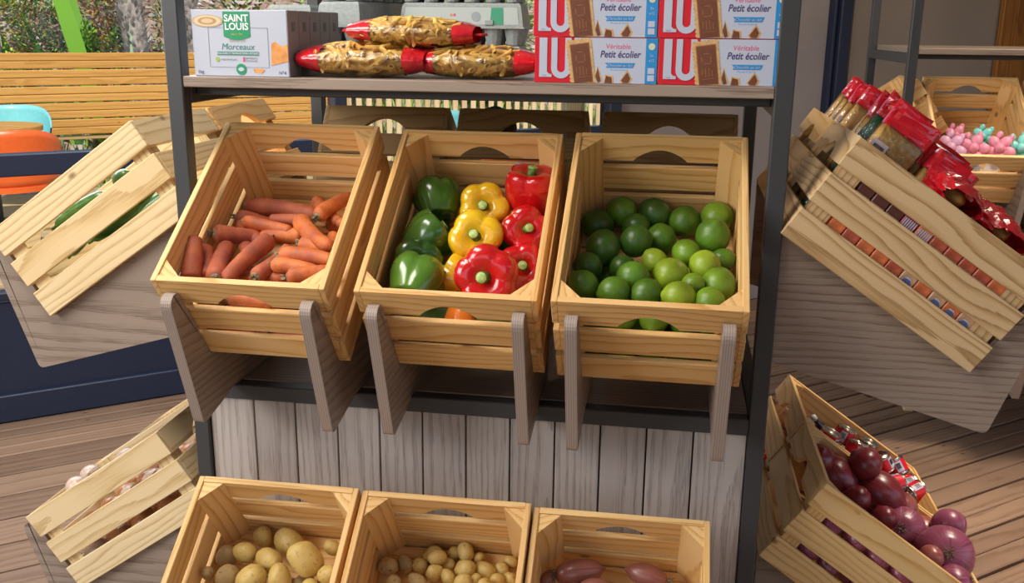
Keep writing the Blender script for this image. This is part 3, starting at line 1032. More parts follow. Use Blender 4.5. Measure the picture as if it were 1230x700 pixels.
st, sbase = stand_frame('grey metal display stand in the centre with wooden shelves', (0, 0, 0))
CR = {}
def add_crate(key, label, loc, yaw, tilt, quad, mat='pine', group=None, tone=None, bracket=True):
    rz = yaw + quad * PI / 2
    c = make_crate(label, loc, tilt, rz, mat, group, tone)
    CR[key] = c
    if bracket:
        us = (.024, .262)
        make_bracket(st, loc, quad * PI / 2, us, quad in (0, 2), sbase)
    return c
G1 = 'crates on the display stands'
add_crate('m1', 'tilted pine crate full of carrots, left of the middle row', (-0.0878, -0.0082, 0.0028), -0.0043, 0.6215, 0, tone=.7)
add_crate('m2', 'tilted pine crate of green, yellow and red peppers in the middle row', (0.2513, 0.0174, -0.0053), -0.0019, 0.6224, 0, tone=.45)
add_crate('m3', 'tilted pine crate full of limes, right of the middle row', (0.5752, -0.0081, 0.0031), -0.0064, 0.6132, 0, tone=.5)
add_crate('l1', 'pine crate of yellow potatoes at the left of the bottom row', (-0.0663, -0.245, -0.6123), 0.0132, 0.6182, 0, tone=.6)
add_crate('l2', 'pine crate of tiny new potatoes in the middle of the bottom row', (0.2451, -0.2492, -0.6104), 0.0159, 0.617, 0, tone=.4)
add_crate('l3', 'pine crate of shallots at the right of the bottom row', (0.5477, -0.2385, -0.6205), 0.0115, 0.6199, 0, tone=.65)
add_crate('lt', 'pale pine crate of cucumbers sloping down on the left end of the stand', (-0.5583, 0.5281, 0.011), 0.0035, 0.6133, -1, 'pine_pale', tone=.6)
add_crate('lt2', 'pine crate behind the cucumber crate on the left end, its back slat grey in shade', (-0.5583, 0.8361, 0.011), 0.0035, 0.6133, -1, 'pine', tone=.5)
add_crate('rt', 'pine crate of red-topped spaghetti packets on the right end of the stand', (1.3661, 0.1894, 0.0243), -0.0077, 0.602, 1, 'pine_bold', tone=.6)
add_crate('rt2', 'pine crate with more pasta packets behind the nearest one on the right end', (1.3685, 0.4974, 0.0243), -0.0077, 0.602, 1, 'pine', tone=.7)
add_crate('rl', 'pine crate heaped with red onions at the bottom right', (1.3856, 0.3016, -0.6343), 0.0093, 0.6154, 1, 'pine', tone=.85)
add_crate('rl2', 'pine crate with small red tins behind the red onions', (1.3828, 0.6096, -0.6343), 0.0093, 0.6154, 1, 'pine', tone=.55)
add_crate('ll', 'pale pine crate of onions on the lower left end of the stand', (-0.6056, 0.5845, -0.6322), 0.0171, 0.6056, -1, 'pine_pale', tone=.9)
add_crate('ll2', 'pale crate of garlic behind the onion crate at the lower left', (-0.6003, 0.8925, -0.6322), 0.0171, 0.6056, -1, 'pine_pale', tone=.8)
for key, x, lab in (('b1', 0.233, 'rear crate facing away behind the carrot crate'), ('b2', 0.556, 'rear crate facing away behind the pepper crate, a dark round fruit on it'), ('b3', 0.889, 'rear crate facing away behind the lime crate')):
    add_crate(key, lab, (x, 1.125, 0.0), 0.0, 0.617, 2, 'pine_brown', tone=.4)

# second stand in the back right
st1 = st; sb1 = sbase
st, sbase = stand_frame('grey metal display stand in the back right with an empty top shelf', (1.627, 1.77, 0.036), False)
add_crate('s1', 'orange-lit crate of pink and turquoise toys on the back right stand', (1.566, 1.782, 0.036), 0.0, 0.62, 0, 'pine', tone=.9)
add_crate('s2', 'empty crate beside the toy crate at the right edge of the photo', (1.887, 1.782, 0.036), 0.0, 0.62, 0, 'pine', tone=.8)
add_crate('s3', 'crate on the left end of the back right stand, behind the pasta packets', (1.215, 2.31, 0.03), 0.0, 0.617, -1, 'pine', tone=.7)
add_crate('s5', 'lower crate at the right edge under the back right stand', (1.887, 1.782, -0.497), 0.0, 0.62, 0, 'pine', tone=.3)

# ------------------------------------------------------------------ where the goods lie in their crates
CARROTS = [
    (0.0263, 0.3134, 0.0496, 0.1699, 0.2922, 0.0566, 0.0133),
    (0.1515, 0.3472, 0.0364, 0.2238, 0.2711, 0.0658, 0.0109),
    (0.1906, 0.2633, 0.0864, 0.226, 0.334, 0.0618, 0.0114),
    (0.1735, 0.2522, 0.0806, 0.11, 0.2538, 0.0794, 0.0095),
    (0.0253, 0.2666, 0.0676, 0.0626, 0.265, 0.0549, 0.0123),
    (0.0379, 0.2443, 0.0682, 0.0926, 0.1938, 0.0852, 0.0114),
    (0.0562, 0.234, 0.0923, 0.1469, 0.2107, 0.0994, 0.0095),
    (0.0253, 0.183, 0.1136, 0.0645, 0.201, 0.089, 0.0123),
    (0.1635, 0.2386, 0.0967, 0.2544, 0.1551, 0.1255, 0.0123),
    (0.1724, 0.211, 0.0842, 0.1081, 0.209, 0.0822, 0.0114),
    (0.1985, 0.2725, 0.0486, 0.2273, 0.286, 0.0428, 0.0095),
    (0.2289, 0.2596, 0.0743, 0.2635, 0.2417, 0.0749, 0.0081),
    (0.1902, 0.1751, 0.1046, 0.2398, 0.159, 0.1076, 0.0114),
    (0.046, 0.076, 0.1151, 0.0215, 0.1352, 0.112, 0.0142),
    (0.0737, 0.0626, 0.1347, 0.0496, 0.1639, 0.0999, 0.0137),
    (0.0936, 0.1494, 0.0937, 0.0693, 0.1848, 0.082, 0.0104),
    (0.1224, 0.1797, 0.1037, 0.1, 0.058, 0.1438, 0.0128),
    (0.1423, 0.0753, 0.1308, 0.1582, 0.1634, 0.1002, 0.0114),
    (0.1759, 0.1218, 0.1317, 0.2625, 0.1123, 0.1357, 0.0118),
    (0.1671, 0.101, 0.1306, 0.2191, 0.0943, 0.1322, 0.0104),
    (0.2142, 0.0567, 0.1543, 0.2681, 0.0731, 0.1489, 0.0104),
    (0.0263, 0.061, 0.1317, 0.021, 0.0882, 0.1401, 0.0133),
    (0.182, 0.0894, 0.1127, 0.152, 0.0871, 0.1111, 0.0085),
    (0.2292, 0.2188, 0.0807, 0.2426, 0.1665, 0.0975, 0.0085),
    (0.1133, 0.0229, 0.127, 0.1613, 0.019, 0.1308, 0.0099),
    (0.1297, 0.0276, 0.1138, 0.1635, 0.0291, 0.1191, 0.0095),
    (0.1553, 0.0565, 0.025, 0.0513, 0.0591, 0.0197, 0.013),
    (0.1123, 0.1343, 0.0245, 0.2107, 0.0835, 0.0194, 0.013),
    (0.1233, 0.101, 0.0242, 0.0462, 0.1031, 0.0192, 0.013),
    (0.0621, 0.1234, 0.0314, 0.1684, 0.1082, 0.0497, 0.013),
    (0.274, 0.0894, 0.0246, 0.2037, 0.1065, 0.0193, 0.013),
    (0.0715, 0.0679, 0.048, 0.1761, 0.0901, 0.0385, 0.013),
    (0.166, 0.1933, 0.0246, 0.0596, 0.1674, 0.0194, 0.013),
    (0.026, 0.0255, 0.0439, 0.1288, 0.0205, 0.0447, 0.013),
    (0.2336, 0.1894, 0.0246, 0.1309, 0.1649, 0.0194, 0.013),
    (0.0948, 0.0789, 0.0241, 0.1878, 0.0761, 0.019, 0.013),
    (0.274, 0.0635, 0.0246, 0.1775, 0.0449, 0.0194, 0.013),
    (0.1651, 0.0256, 0.0246, 0.248, 0.0205, 0.0194, 0.013),
    (0.1391, 0.0241, 0.0249, 0.0304, 0.02, 0.0195, 0.013),
    (0.1952, 0.1557, 0.0246, 0.2792, 0.1435, 0.0194, 0.013),
    (0.2132, 0.1257, 0.0246, 0.1293, 0.1482, 0.0194, 0.013),
    (0.0326, 0.0403, 0.0239, 0.13, 0.0406, 0.0183, 0.013),
]
LIMES = [
    (0.0418, 0.3106, 0.0442, 0.0288, 0),
    (0.083, 0.3497, 0.0417, 0.0288, 0.2),
    (0.1464, 0.3482, 0.0405, 0.0285, 0.1),
    (0.2003, 0.3303, 0.0434, 0.0292, 0.4),
    (0.2569, 0.3353, 0.0524, 0.0291, 0.5),
    (0.113, 0.3052, 0.048, 0.026, 0.1),
    (0.1164, 0.2394, 0.0829, 0.0277, 0.1),
    (0.1593, 0.2768, 0.0499, 0.0277, 0.2),
    (0.2488, 0.2569, 0.0851, 0.0302, 0.4),
    (0.0605, 0.2174, 0.0861, 0.0299, 0.1),
    (0.2046, 0.2179, 0.0807, 0.0245, 0.6),
    (0.1518, 0.1961, 0.0796, 0.0218, 0.8),
    (0.236, 0.18, 0.0928, 0.0269, 0.9),
    (0.1801, 0.1556, 0.0924, 0.0299, 1),
    (0.0383, 0.1671, 0.0907, 0.0253, 0.1),
    (0.0969, 0.1728, 0.0865, 0.0216, 0.1),
    (0.1176, 0.1333, 0.1066, 0.0281, 0.2),
    (0.267, 0.212, 0.0747, 0.02, 0.3),
    (0.0389, 0.0996, 0.1174, 0.0259, 0.4),
    (0.0901, 0.0839, 0.1265, 0.0256, 0.3),
    (0.1422, 0.0852, 0.1243, 0.0249, 0.2),
    (0.1951, 0.0792, 0.1287, 0.0253, 0.9),
    (0.2433, 0.0761, 0.1242, 0.0238, 0.6),
    (0.2584, 0.1309, 0.1017, 0.0286, 0.5),
    (0.2171, 0.1154, 0.1181, 0.0191, 0.5),
    (0.1079, 0.036, 0.1224, 0.023, 0.5),
    (0.1577, 0.0375, 0.1222, 0.0245, 0.6),
    (0.2051, 0.0341, 0.1201, 0.0211, 0.4),
    (0.2454, 0.033, 0.1241, 0.02, 0.3),
    (0.2622, 0.0873, 0.0368, 0.0248, -1),
    (0.2045, 0.0368, 0.0358, 0.0238, -1),
    (0.2338, 0.1269, 0.0369, 0.0246, -1),
    (0.2637, 0.1633, 0.0353, 0.0233, -1),
    (0.069, 0.1934, 0.0344, 0.0249, -1),
    (0.2129, 0.1774, 0.0364, 0.0241, -1),
    (0.1305, 0.077, 0.0355, 0.0235, -1),
    (0.1099, 0.036, 0.035, 0.023, -1),
    (0.0843, 0.08, 0.0467, 0.0248, -1),
    (0.1444, 0.1346, 0.036, 0.0235, -1),
    (0.0559, 0.1181, 0.0365, 0.0241, -1),
    (0.0645, 0.0361, 0.0351, 0.0231, -1),
    (0.1568, 0.0377, 0.038, 0.0247, -1),
    (0.2145, 0.0825, 0.0461, 0.0247, -1),
    (0.2505, 0.0412, 0.0351, 0.0231, -1),
    (0.249, 0.207, 0.033, 0.0235, -1),
    (0.0359, 0.1598, 0.0349, 0.0229, -1),
    (0.1101, 0.1673, 0.0372, 0.0246, -1),
    (0.0374, 0.0741, 0.0364, 0.0244, -1),
    (0.1892, 0.1384, 0.0342, 0.0222, -1),
    (0.1014, 0.1213, 0.0343, 0.0223, -1),
    (0.1714, 0.0976, 0.035, 0.023, -1),
]
POTATOES = [
    (0.0831, 0.358, 0.032, 0.02, 0),
    (0.1402, 0.3495, 0.0402, 0.0282, 0),
    (0.0339, 0.3042, 0.0507, 0.0209, 1),
    (0.0725, 0.3093, 0.0663, 0.021, 0),
    (0.1255, 0.2959, 0.0717, 0.0244, 0),
    (0.202, 0.2941, 0.0943, 0.0333, 0),
    (0.232, 0.3386, 0.0546, 0.0156, 0),
    (0.0608, 0.2528, 0.076, 0.0248, 1),
    (0.026, 0.2536, 0.0892, 0.013, 1),
    (0.1095, 0.2517, 0.0879, 0.0261, 0),
    (0.1577, 0.2597, 0.0792, 0.0243, 0),
    (0.2473, 0.2723, 0.0879, 0.0182, 0),
    (0.2188, 0.248, 0.0778, 0.0192, 0),
    (0.0426, 0.0471, 0.0344, 0.0224, -1),
    (0.1583, 0.0379, 0.0369, 0.0249, -1),
    (0.262, 0.1367, 0.037, 0.025, -1),
    (0.2013, 0.0561, 0.0346, 0.0226, -1),
    (0.1182, 0.1119, 0.0385, 0.0265, -1),
    (0.0861, 0.0361, 0.0351, 0.0231, -1),
    (0.2529, 0.1876, 0.0384, 0.0274, -1),
    (0.1205, 0.0643, 0.034, 0.022, -1),
    (0.2131, 0.1018, 0.0362, 0.0242, -1),
    (0.1622, 0.1406, 0.0385, 0.0265, -1),
    (0.2443, 0.0379, 0.0369, 0.0249, -1),
    (0.165, 0.0882, 0.0432, 0.027, -1),
    (0.0354, 0.1642, 0.0344, 0.0224, -1),
    (0.0926, 0.2082, 0.0342, 0.0234, -1),
    (0.1905, 0.2603, 0.0365, 0.027, -1),
    (0.1267, 0.1758, 0.0364, 0.0244, -1),
    (0.2604, 0.0859, 0.0406, 0.0266, -1),
    (0.0822, 0.1511, 0.0415, 0.0276, -1),
    (0.2134, 0.1518, 0.0392, 0.0267, -1),
    (0.0787, 0.0818, 0.0359, 0.0239, -1),
    (0.1779, 0.1904, 0.0379, 0.0265, -1),
    (0.0408, 0.1155, 0.0412, 0.0278, -1),
]
SMALL_POTATOES = [
    (0.0315, 0.3223, 0.0415, 0.0185, 1),
    (0.0585, 0.3362, 0.0274, 0.0154, 1),
    (0.1085, 0.357, 0.0285, 0.0165, 0),
    (0.0883, 0.3336, 0.0275, 0.0149, 0),
    (0.1155, 0.3207, 0.0288, 0.0157, 0),
    (0.0956, 0.2904, 0.0565, 0.0155, 1),
    (0.0532, 0.2828, 0.0579, 0.0155, 1),
    (0.1229, 0.3414, 0.0516, 0.0151, 0),
    (0.1459, 0.3652, 0.0245, 0.0125, 0),
    (0.1699, 0.3628, 0.038, 0.0157, 0),
    (0.1932, 0.3594, 0.0239, 0.0119, 0),
    (0.1365, 0.3409, 0.0263, 0.014, 0),
    (0.1747, 0.3294, 0.0398, 0.0184, 0),
    (0.2094, 0.3337, 0.0303, 0.0183, 0),
    (0.2388, 0.3424, 0.0256, 0.0131, 0),
    (0.255, 0.3595, 0.023, 0.011, 0),
    (0.123, 0.3133, 0.0551, 0.0131, 0),
    (0.1477, 0.3065, 0.053, 0.013, 0),
    (0.1772, 0.2979, 0.0551, 0.0146, 0),
    (0.198, 0.3096, 0.0439, 0.0121, 0),
    (0.2571, 0.3256, 0.0259, 0.0121, 0),
    (0.2366, 0.316, 0.0356, 0.0129, 0),
    (0.2183, 0.2957, 0.0552, 0.0128, 0),
    (0.2729, 0.1129, 0.0261, 0.0141, -1),
    (0.2412, 0.0307, 0.0301, 0.0177, -1),
    (0.14, 0.0304, 0.0294, 0.0174, -1),
    (0.1879, 0.1275, 0.0261, 0.0141, -1),
    (0.2283, 0.0618, 0.0285, 0.0165, -1),
    (0.1569, 0.1409, 0.0284, 0.0164, -1),
    (0.217, 0.1178, 0.0299, 0.0172, -1),
    (0.2408, 0.093, 0.0304, 0.0176, -1),
    (0.0537, 0.1845, 0.0289, 0.0169, -1),
    (0.0782, 0.1493, 0.0272, 0.0152, -1),
    (0.0966, 0.1264, 0.0266, 0.0146, -1),
    (0.1953, 0.0581, 0.0294, 0.0172, -1),
    (0.2692, 0.1549, 0.0299, 0.0178, -1),
    (0.2717, 0.084, 0.0273, 0.0153, -1),
    (0.0788, 0.028, 0.027, 0.015, -1),
    (0.1183, 0.1068, 0.0268, 0.0148, -1),
    (0.1058, 0.1605, 0.027, 0.015, -1),
    (0.0498, 0.142, 0.0266, 0.0146, -1),
    (0.1611, 0.0632, 0.03, 0.018, -1),
    (0.0289, 0.1636, 0.0279, 0.0159, -1),
    (0.1796, 0.0992, 0.0278, 0.0158, -1),
    (0.1077, 0.0274, 0.0264, 0.0144, -1),
    (0.1365, 0.1669, 0.029, 0.017, -1),
    (0.2464, 0.1769, 0.0266, 0.0146, -1),
    (0.1929, 0.1575, 0.029, 0.0169, -1),
    (0.224, 0.1489, 0.0273, 0.0153, -1),
    (0.0872, 0.0961, 0.0294, 0.0174, -1),
    (0.2089, 0.0283, 0.0273, 0.0153, -1),
    (0.2159, 0.1817, 0.0289, 0.0169, -1),
    (0.2479, 0.1291, 0.0284, 0.0162, -1),
    (0.0869, 0.1854, 0.0288, 0.0168, -1),
    (0.1672, 0.1771, 0.0279, 0.0159, -1),
    (0.1257, 0.0621, 0.03, 0.0179, -1),
    (0.1462, 0.2001, 0.0258, 0.0157, -1),
    (0.1745, 0.0307, 0.0298, 0.0177, -1),
    (0.1253, 0.1364, 0.028, 0.016, -1),
    (0.2077, 0.0873, 0.0271, 0.0151, -1),
    (0.0611, 0.1148, 0.0273, 0.0153, -1),
    (0.0526, 0.0543, 0.0291, 0.0171, -1),
    (0.2689, 0.0519, 0.0303, 0.0177, -1),
]
RED_ONIONS = [
    (0.2458, 0.2804, 0.1456, 0.0412, 0),
    (0.251, 0.2563, 0.2123, 0.031, 0),
    (0.2453, 0.1937, 0.1803, 0.0406, 0),
    (0.1824, 0.2462, 0.1579, 0.0251, 0),
    (0.2591, 0.1277, 0.1837, 0.0279, 0),
    (0.1951, 0.1267, 0.1598, 0.0414, 1),
    (0.249, 0.0622, 0.1599, 0.038, 0),
    (0.2248, 0.0481, 0.2214, 0.0306, 0),
    (0.0732, 0.1093, 0.1823, 0.0213, 0),
    (0.1314, 0.0627, 0.1882, 0.0497, 1),
    (0.0537, 0.0504, 0.1753, 0.0312, 0),
    (0.231, 0.3439, 0.1657, 0.0281, 0),
    (0.1526, 0.1915, 0.1678, 0.0235, 0),
    (0.0366, 0.3175, 0.1226, 0.0236, 0),
    (0.0354, 0.2587, 0.1325, 0.0224, 0),
    (0.0374, 0.3137, 0.0631, 0.0244, 0),
    (0.0354, 0.2627, 0.058, 0.0224, 1),
    (0.0373, 0.2033, 0.1248, 0.0243, 0),
    (0.036, 0.1489, 0.1309, 0.023, 0),
    (0.1376, 0.1015, 0.0438, 0.0317, -1),
    (0.1716, 0.0486, 0.0406, 0.0286, -1),
    (0.0559, 0.0396, 0.0385, 0.0265, -1),
    (0.0399, 0.0897, 0.0389, 0.0269, -1),
    (0.2071, 0.0924, 0.0406, 0.0286, -1),
    (0.2068, 0.1782, 0.0422, 0.0302, -1),
    (0.0473, 0.1654, 0.0421, 0.0301, -1),
    (0.1049, 0.1823, 0.0408, 0.0288, -1),
    (0.2577, 0.1188, 0.0414, 0.0293, -1),
    (0.083, 0.1214, 0.0394, 0.0274, -1),
    (0.2261, 0.0404, 0.0394, 0.0274, -1),
    (0.1126, 0.0445, 0.0437, 0.0315, -1),
]
PEPPERS = [
    (0.065, 0.31, 0.09, 0.042, 0),
    (0.066, 0.21, 0.1, 0.043, 0),
    (0.055, 0.155, 0.09, 0.042, 0),
    (0.072, 0.085, 0.118, 0.046, 0),
    (0.157, 0.295, 0.095, 0.043, 0),
    (0.158, 0.205, 0.11, 0.044, 0),
    (0.135, 0.13, 0.088, 0.034, 0),
    (0.243, 0.32, 0.115, 0.044, 0),
    (0.243, 0.238, 0.1, 0.04, 0),
    (0.246, 0.161, 0.085, 0.041, 0),
    (0.198, 0.105, 0.125, 0.05, 0),
    (0.103, 0.056, 0.072, 0.034, 0),
    (0.156, 0.05, 0.075, 0.031, 0),
    (0.206, 0.052, 0.068, 0.033, 0),
    (0.11, 0.15, 0.038, 0.034, -1),
    (0.18, 0.2, 0.036, 0.034, -1),
    (0.07, 0.27, 0.034, 0.03, -1),
    (0.2, 0.27, 0.036, 0.034, -1),
]

# ------------------------------------------------------------------ goods
def cratespace(key):
    c = CR[key]
    return Matrix.LocRotScale(c.location, c.rotation_euler, None)
CAMP = Vector((0.7491, -1.4472, 0.4091))
def px_of(p_):
    d = p_ - CAMP
    z = d.dot(F)
    return 615 + 1175.6 * d.dot(R) / z, 350 - 1175.6 * d.dot(U) / z
ORD = ['first', 'second', 'third', 'fourth', 'fifth', 'sixth', 'seventh', 'eighth', 'ninth']
def placewords(pts, nrows, front='front', back='back'):
    """rows by distance from the front rim, then counted from the left"""
    idx = sorted(range(len(pts)), key=lambda i: -pts[i][1])
    rows = [idx[i * len(idx) // nrows:(i + 1) * len(idx) // nrows] for i in range(nrows)]
    out = {}
    names = {0: 'front row', nrows - 1: 'back row'}
    for r, row in enumerate(rows):
        row.sort(key=lambda i: pts[i][0])
        rn = names.get(r, '%s row from front' % ORD[min(r, 8)])
        for k, i in enumerate(row):
            if k == 0: w_ = 'leftmost, ' + rn
            elif k == len(row) - 1: w_ = 'rightmost, ' + rn
            else: w_ = '%s from left, %s' % (ORD[min(k, 8)], rn)
            out[i] = w_
    return out
def rot_to(z_axis, spin=0.0):
    q = Vector(z_axis).normalized().to_track_quat('Z', 'Y')
    return (q.to_matrix() @ Matrix.Rotation(spin, 3, 'Z'))
def put(o, mat3, p_):
    mm = mat3.to_4x4(); mm.translation = p_
    o.matrix_world = mm
    loc, q, sc = mm.decompose()
    o.location = loc; o.rotation_euler = q.to_euler()
def tocam(p_):
    return (CAMP - p_).normalized()

# ---- limes
def lime_mesh(r, k, name='lime'):
    mb = MB()
    el = random.uniform(1.0, 1.12)
    sd = random.uniform(0, 50)
    def fn(th, s):
        a = PI * s
        z = -math.cos(a); rr = math.sin(a)
        nip = .10 * max(0, (z - .93) / .07) ** 1.5 + .03 * max(0, (-z - .95) / .05)
        v = Vector((rr * math.cos(th), rr * math.sin(th), z * el + math.copysign(nip, z)))
        v *= r * .97 * (1 + .02 * vnoise(v.x * 1.5, v.y * 1.5, v.z * 1.5, sd))
        return v
    sphere(mb, fn, 28, 18)
    return mb.build(name, LIME[k])
mw = cratespace('m3')
vis = [(i, x) for i, x in enumerate(LIMES) if x[4] >= 0]
pts = [px_of(mw @ Vector(x[:3])) for i, x in vis]
inn = [k for k, x in enumerate(vis) if x[0] < 25]
pw = placewords([pts[k] for k in inn], 6)
for i, x in enumerate(LIMES):
    p_ = mw @ Vector(x[:3])
    k = 0 if x[4] < 0.15 else 1 if x[4] < 0.45 else 2 if x[4] < .75 else 3
    if x[4] < 0: k = random.choice((0, 1, 1, 2))
    o = lime_mesh(x[3] * (1.04 if x[4] >= 0 else 1), k)
    put(o, rot_to((random.uniform(-1, 1), random.uniform(-1, 1), random.uniform(-.6, 1))), p_)
    cw = ['dark green', 'green', 'light green', 'yellowish green'][k]
    if i < 25: tag(o, '%s lime, %s of the lime crate' % (cw, pw[i]), 'lime', 'limes in the crate')
    elif x[4] >= 0: tag(o, '%s lime seen below the front rim, %s from the left' % (cw, ORD[i - 25]), 'lime', 'limes in the crate')
    else: tag(o, 'lime buried under the visible limes in the lime crate', 'lime', 'buried limes')

# ---- potatoes
def potato_mesh(r, mt, name, el=None):
    mb = MB()
    ex = el or random.uniform(1.05, 1.3); ey = random.uniform(.88, .97); sd = random.uniform(0, 90)
    def fn(th, s):
        a = PI * s
        v = Vector((math.sin(a) * math.cos(th) * ey, math.sin(a) * math.sin(th), -math.cos(a) * ex))
        n_ = 1 + .12 * vnoise(v.x * .9, v.y * .9, v.z * .9, sd) + .03 * vnoise(v.x * 2.5, v.y * 2.5, v.z * 2.5, sd)
        for q in dents:
            d_ = (v.normalized() - q).length
            if d_ < .22: n_ -= .035 * (1 - d_ / .22)
        return v * r * n_
    dents = [Vector((random.gauss(0, 1), random.gauss(0, 1), random.gauss(0, 1))).normalized() for _ in range(5)]
    sphere(mb, fn, 24, 16)
    return mb.build(name, mt)
def spread(items, key, nvis_rows, kind, mesh, label, buried, group, gb, cat='potato'):
    mw = cratespace(key)
    v_ = [i for i, x in enumerate(items) if x[4] >= 0]
    pw = placewords([px_of(mw @ Vector(items[i][:3])) for i in v_], nvis_rows)
    pw = {v_[k]: s for k, s in pw.items()}
    for i, x in enumerate(items):
        p_ = mw @ Vector(x[:3])
        o, word = mesh(x, i)
        put(o, rot_to((random.uniform(-1, 1), random.uniform(-.4, .4), random.uniform(-.8, .8))), p_)
        if x[4] >= 0: tag(o, label % (word, pw[i]), cat, group)
        else: tag(o, buried, cat, gb)
def pmesh(x, i):
    dull = x[4] == 1 or (x[4] < 0 and i % 3 == 0)
    return potato_mesh(x[3] * (.86 if x[3] > .028 else .95), M['potato_dull'] if dull else M['potato'], 'potato', 1.32 if x[3] > .028 else None), ('dusty brown' if dull else 'large yellow' if x[3] > .028 else 'yellow')
spread(POTATOES, 'l1', 4, 'potato', pmesh, '%s potato, %s of the potato crate', 'potato below the frame in the potato crate, not seen', 'potatoes in the left crate', 'buried potatoes')
spread(SMALL_POTATOES, 'l2', 5, 'potato', lambda x, i: (potato_mesh(x[3], M['potato_dull'] if x[4] == 1 else M['potato'], 'small_potato'), 'dull tiny' if x[4] == 1 else 'tiny yellow'), '%s potato, %s of the new potato crate', 'tiny potato below the frame in the middle bottom crate, not seen', 'new potatoes in the middle crate', 'buried new potatoes')

# ---- peppers
def pepper(label, p_, r, axis, mk, spin=0, lobes=4, group=None, stem=True, el=1.0):
    t = thing('bell_pepper', label, 'pepper', p_, (0, 0, 0), group)
    put(t, rot_to(axis, spin), p_)
    mb = MB(); sd = random.uniform(0, 60)
    def rad(th, s):
        lo = abs(math.cos(lobes * th / 2)) ** .75
        return 1 - .17 * (1 - lo) * (0.35 + .65 * s)
    def fn(th, s):
        # s 0 bottom .. 1 stem pit
        if s < .12: a = s / .12; rr = .62 * a ** .7; z = -.86 + .02 * a
        elif s < .85:
            a = (s - .12) / .73
            rr = .62 + .38 * math.sin(a * PI * .62) / 1.0
            rr = .62 + .40 * math.sin(min(1, a * 1.25) * PI / 2) - .20 * max(0, a - .72) ** 1.5 * 4
            z = -.84 + 1.66 * a ** 1.05
        else:
            a = (s - .85) / .15
            rr = .70 * max(0.0, 1 - a) ** .85
            z = .82 + .06 * math.sin(a * PI) - .30 * max(0.0, a) ** 1.3
        q = rad(th, min(1, s * 1.1)) if s < .985 else 1
        b_ = 1 + .05 * vnoise(math.cos(th), math.sin(th), z, sd)
        dip = .10 * (1 - abs(math.cos(lobes * th / 2)) ** .8) * (max(0, 1 - abs(s - .80) / .2) + max(0, 1 - s / .15) * .6)
        return Vector((rr * q * b_ * math.cos(th), rr * q * b_ * math.sin(th), (z - dip) * el)) * r
    sphere(mb, fn, 56, 30)
    mb.build('flesh', M[mk], t)
    if stem:
        mb = MB()
        def fc(th, s):
            # calyx cap
            star = 1 + .16 * math.cos(5 * th)
            rr = .34 * s if s < 1 else .34
            a = s
            return Vector((math.cos(th) * .40 * star * math.sin(PI * a) , math.sin(th) * .40 * star * math.sin(PI * a), .53 * el + (.05 if a > .5 else -.02) * math.sin(PI * a) + .04 * a)) * r
        sphere(mb, fc, 30, 8)
        bx, by = random.uniform(-.1, .1), random.uniform(-.1, .1)
        tube(mb, [Vector((0, 0, .55 * el)) * r, Vector((bx * .5, by * .5, .72 * el)) * r, Vector((bx, by, .92 * el)) * r], [.22 * r, .15 * r, .19 * r], 12)
        so = mb.build('stem', M['pep_stem'], t)
        mb = MB()
        tube(mb, [Vector((bx, by, .915 * el)) * r, Vector((bx * 1.05, by * 1.05, .935 * el)) * r], [.175 * r, .16 * r], 12)
        mb.build('stem_cut', M['pep_cut'], so)
    return t
mw = cratespace('m2')
PL = ['dark green pepper at the back left of the pepper crate, its lobes upward',
      'dark green pepper, second from the back on the left side',
      'lighter green pepper with its stem scar showing, third from the back',
      'pale green pepper lying against the front rim at the left',
      'yellow pepper at the back centre of the pepper crate',
      'yellow pepper directly in front of the back yellow one',
      'small glimpse of yellow pepper tucked left of the front red pepper',
      'tall red pepper standing at the back right of the pepper crate',
      'red pepper directly in front of the tall red pepper',
      'red pepper at the right side behind the front red pepper',
      'large glossy red pepper lying at the front centre of the pepper crate',
      'green pepper glimpsed through the front hand hole, left',
      'orange-red pepper glimpsed through the front hand hole, middle',
      'green pepper glimpsed through the front hand hole, right']
PA = {0: (Vector((-.3, .75, .75)), 'pep_green', 4), 1: (Vector((.7, .3, .55)), 'pep_green', 3), 2: (None, 'pep_green', 4), 3: (Vector((0.1, .9, .45)), 'pep_lgreen', 4),
      4: (None, 'pep_yellow', 5), 5: (None, 'pep_yellow', 4), 6: (Vector((-.9, .1, .5)), 'pep_yellow', 3), 7: (Vector((0.05, -.25, 1)), 'pep_red', 4),
      8: (None, 'pep_red', 4), 9: (None, 'pep_red', 4), 10: (None, 'pep_red', 5), 11: (Vector((-1, 0, .2)), 'pep_green', 3), 12: (Vector((0, -.2, -1)), 'pep_orange', 4), 13: (Vector((1, 0, 0)), 'pep_green', 4)}
for i, x in enumerate(PEPPERS):
    p_ = mw @ Vector(x[:3])
    if i < 14:
        ax, mk, lb = PA[i]
        if ax is None:
            ax = tocam(p_) + Vector((random.uniform(-.16, .16), 0, random.uniform(-.05, .15)))
            if i in (4, 5): ax = tocam(p_) + Vector((.0, 0, .12))
            if i == 10: ax = tocam(p_) + Vector((-.16, 0, -.04))
            if i in (8, 9): ax = tocam(p_) + Vector((.1, 0, .12))
        r = x[3] * 1.12
        pepper(PL[i], p_, r, ax, mk, random.uniform(0, 3), lb, 'peppers in the crate', el=1.12 if i == 7 else .92)
    else:
        pepper('pepper buried under the visible peppers', p_, x[3], (random.uniform(-1, 1), .2, .3), 'pep_green', 0, 4, 'buried peppers', stem=False)

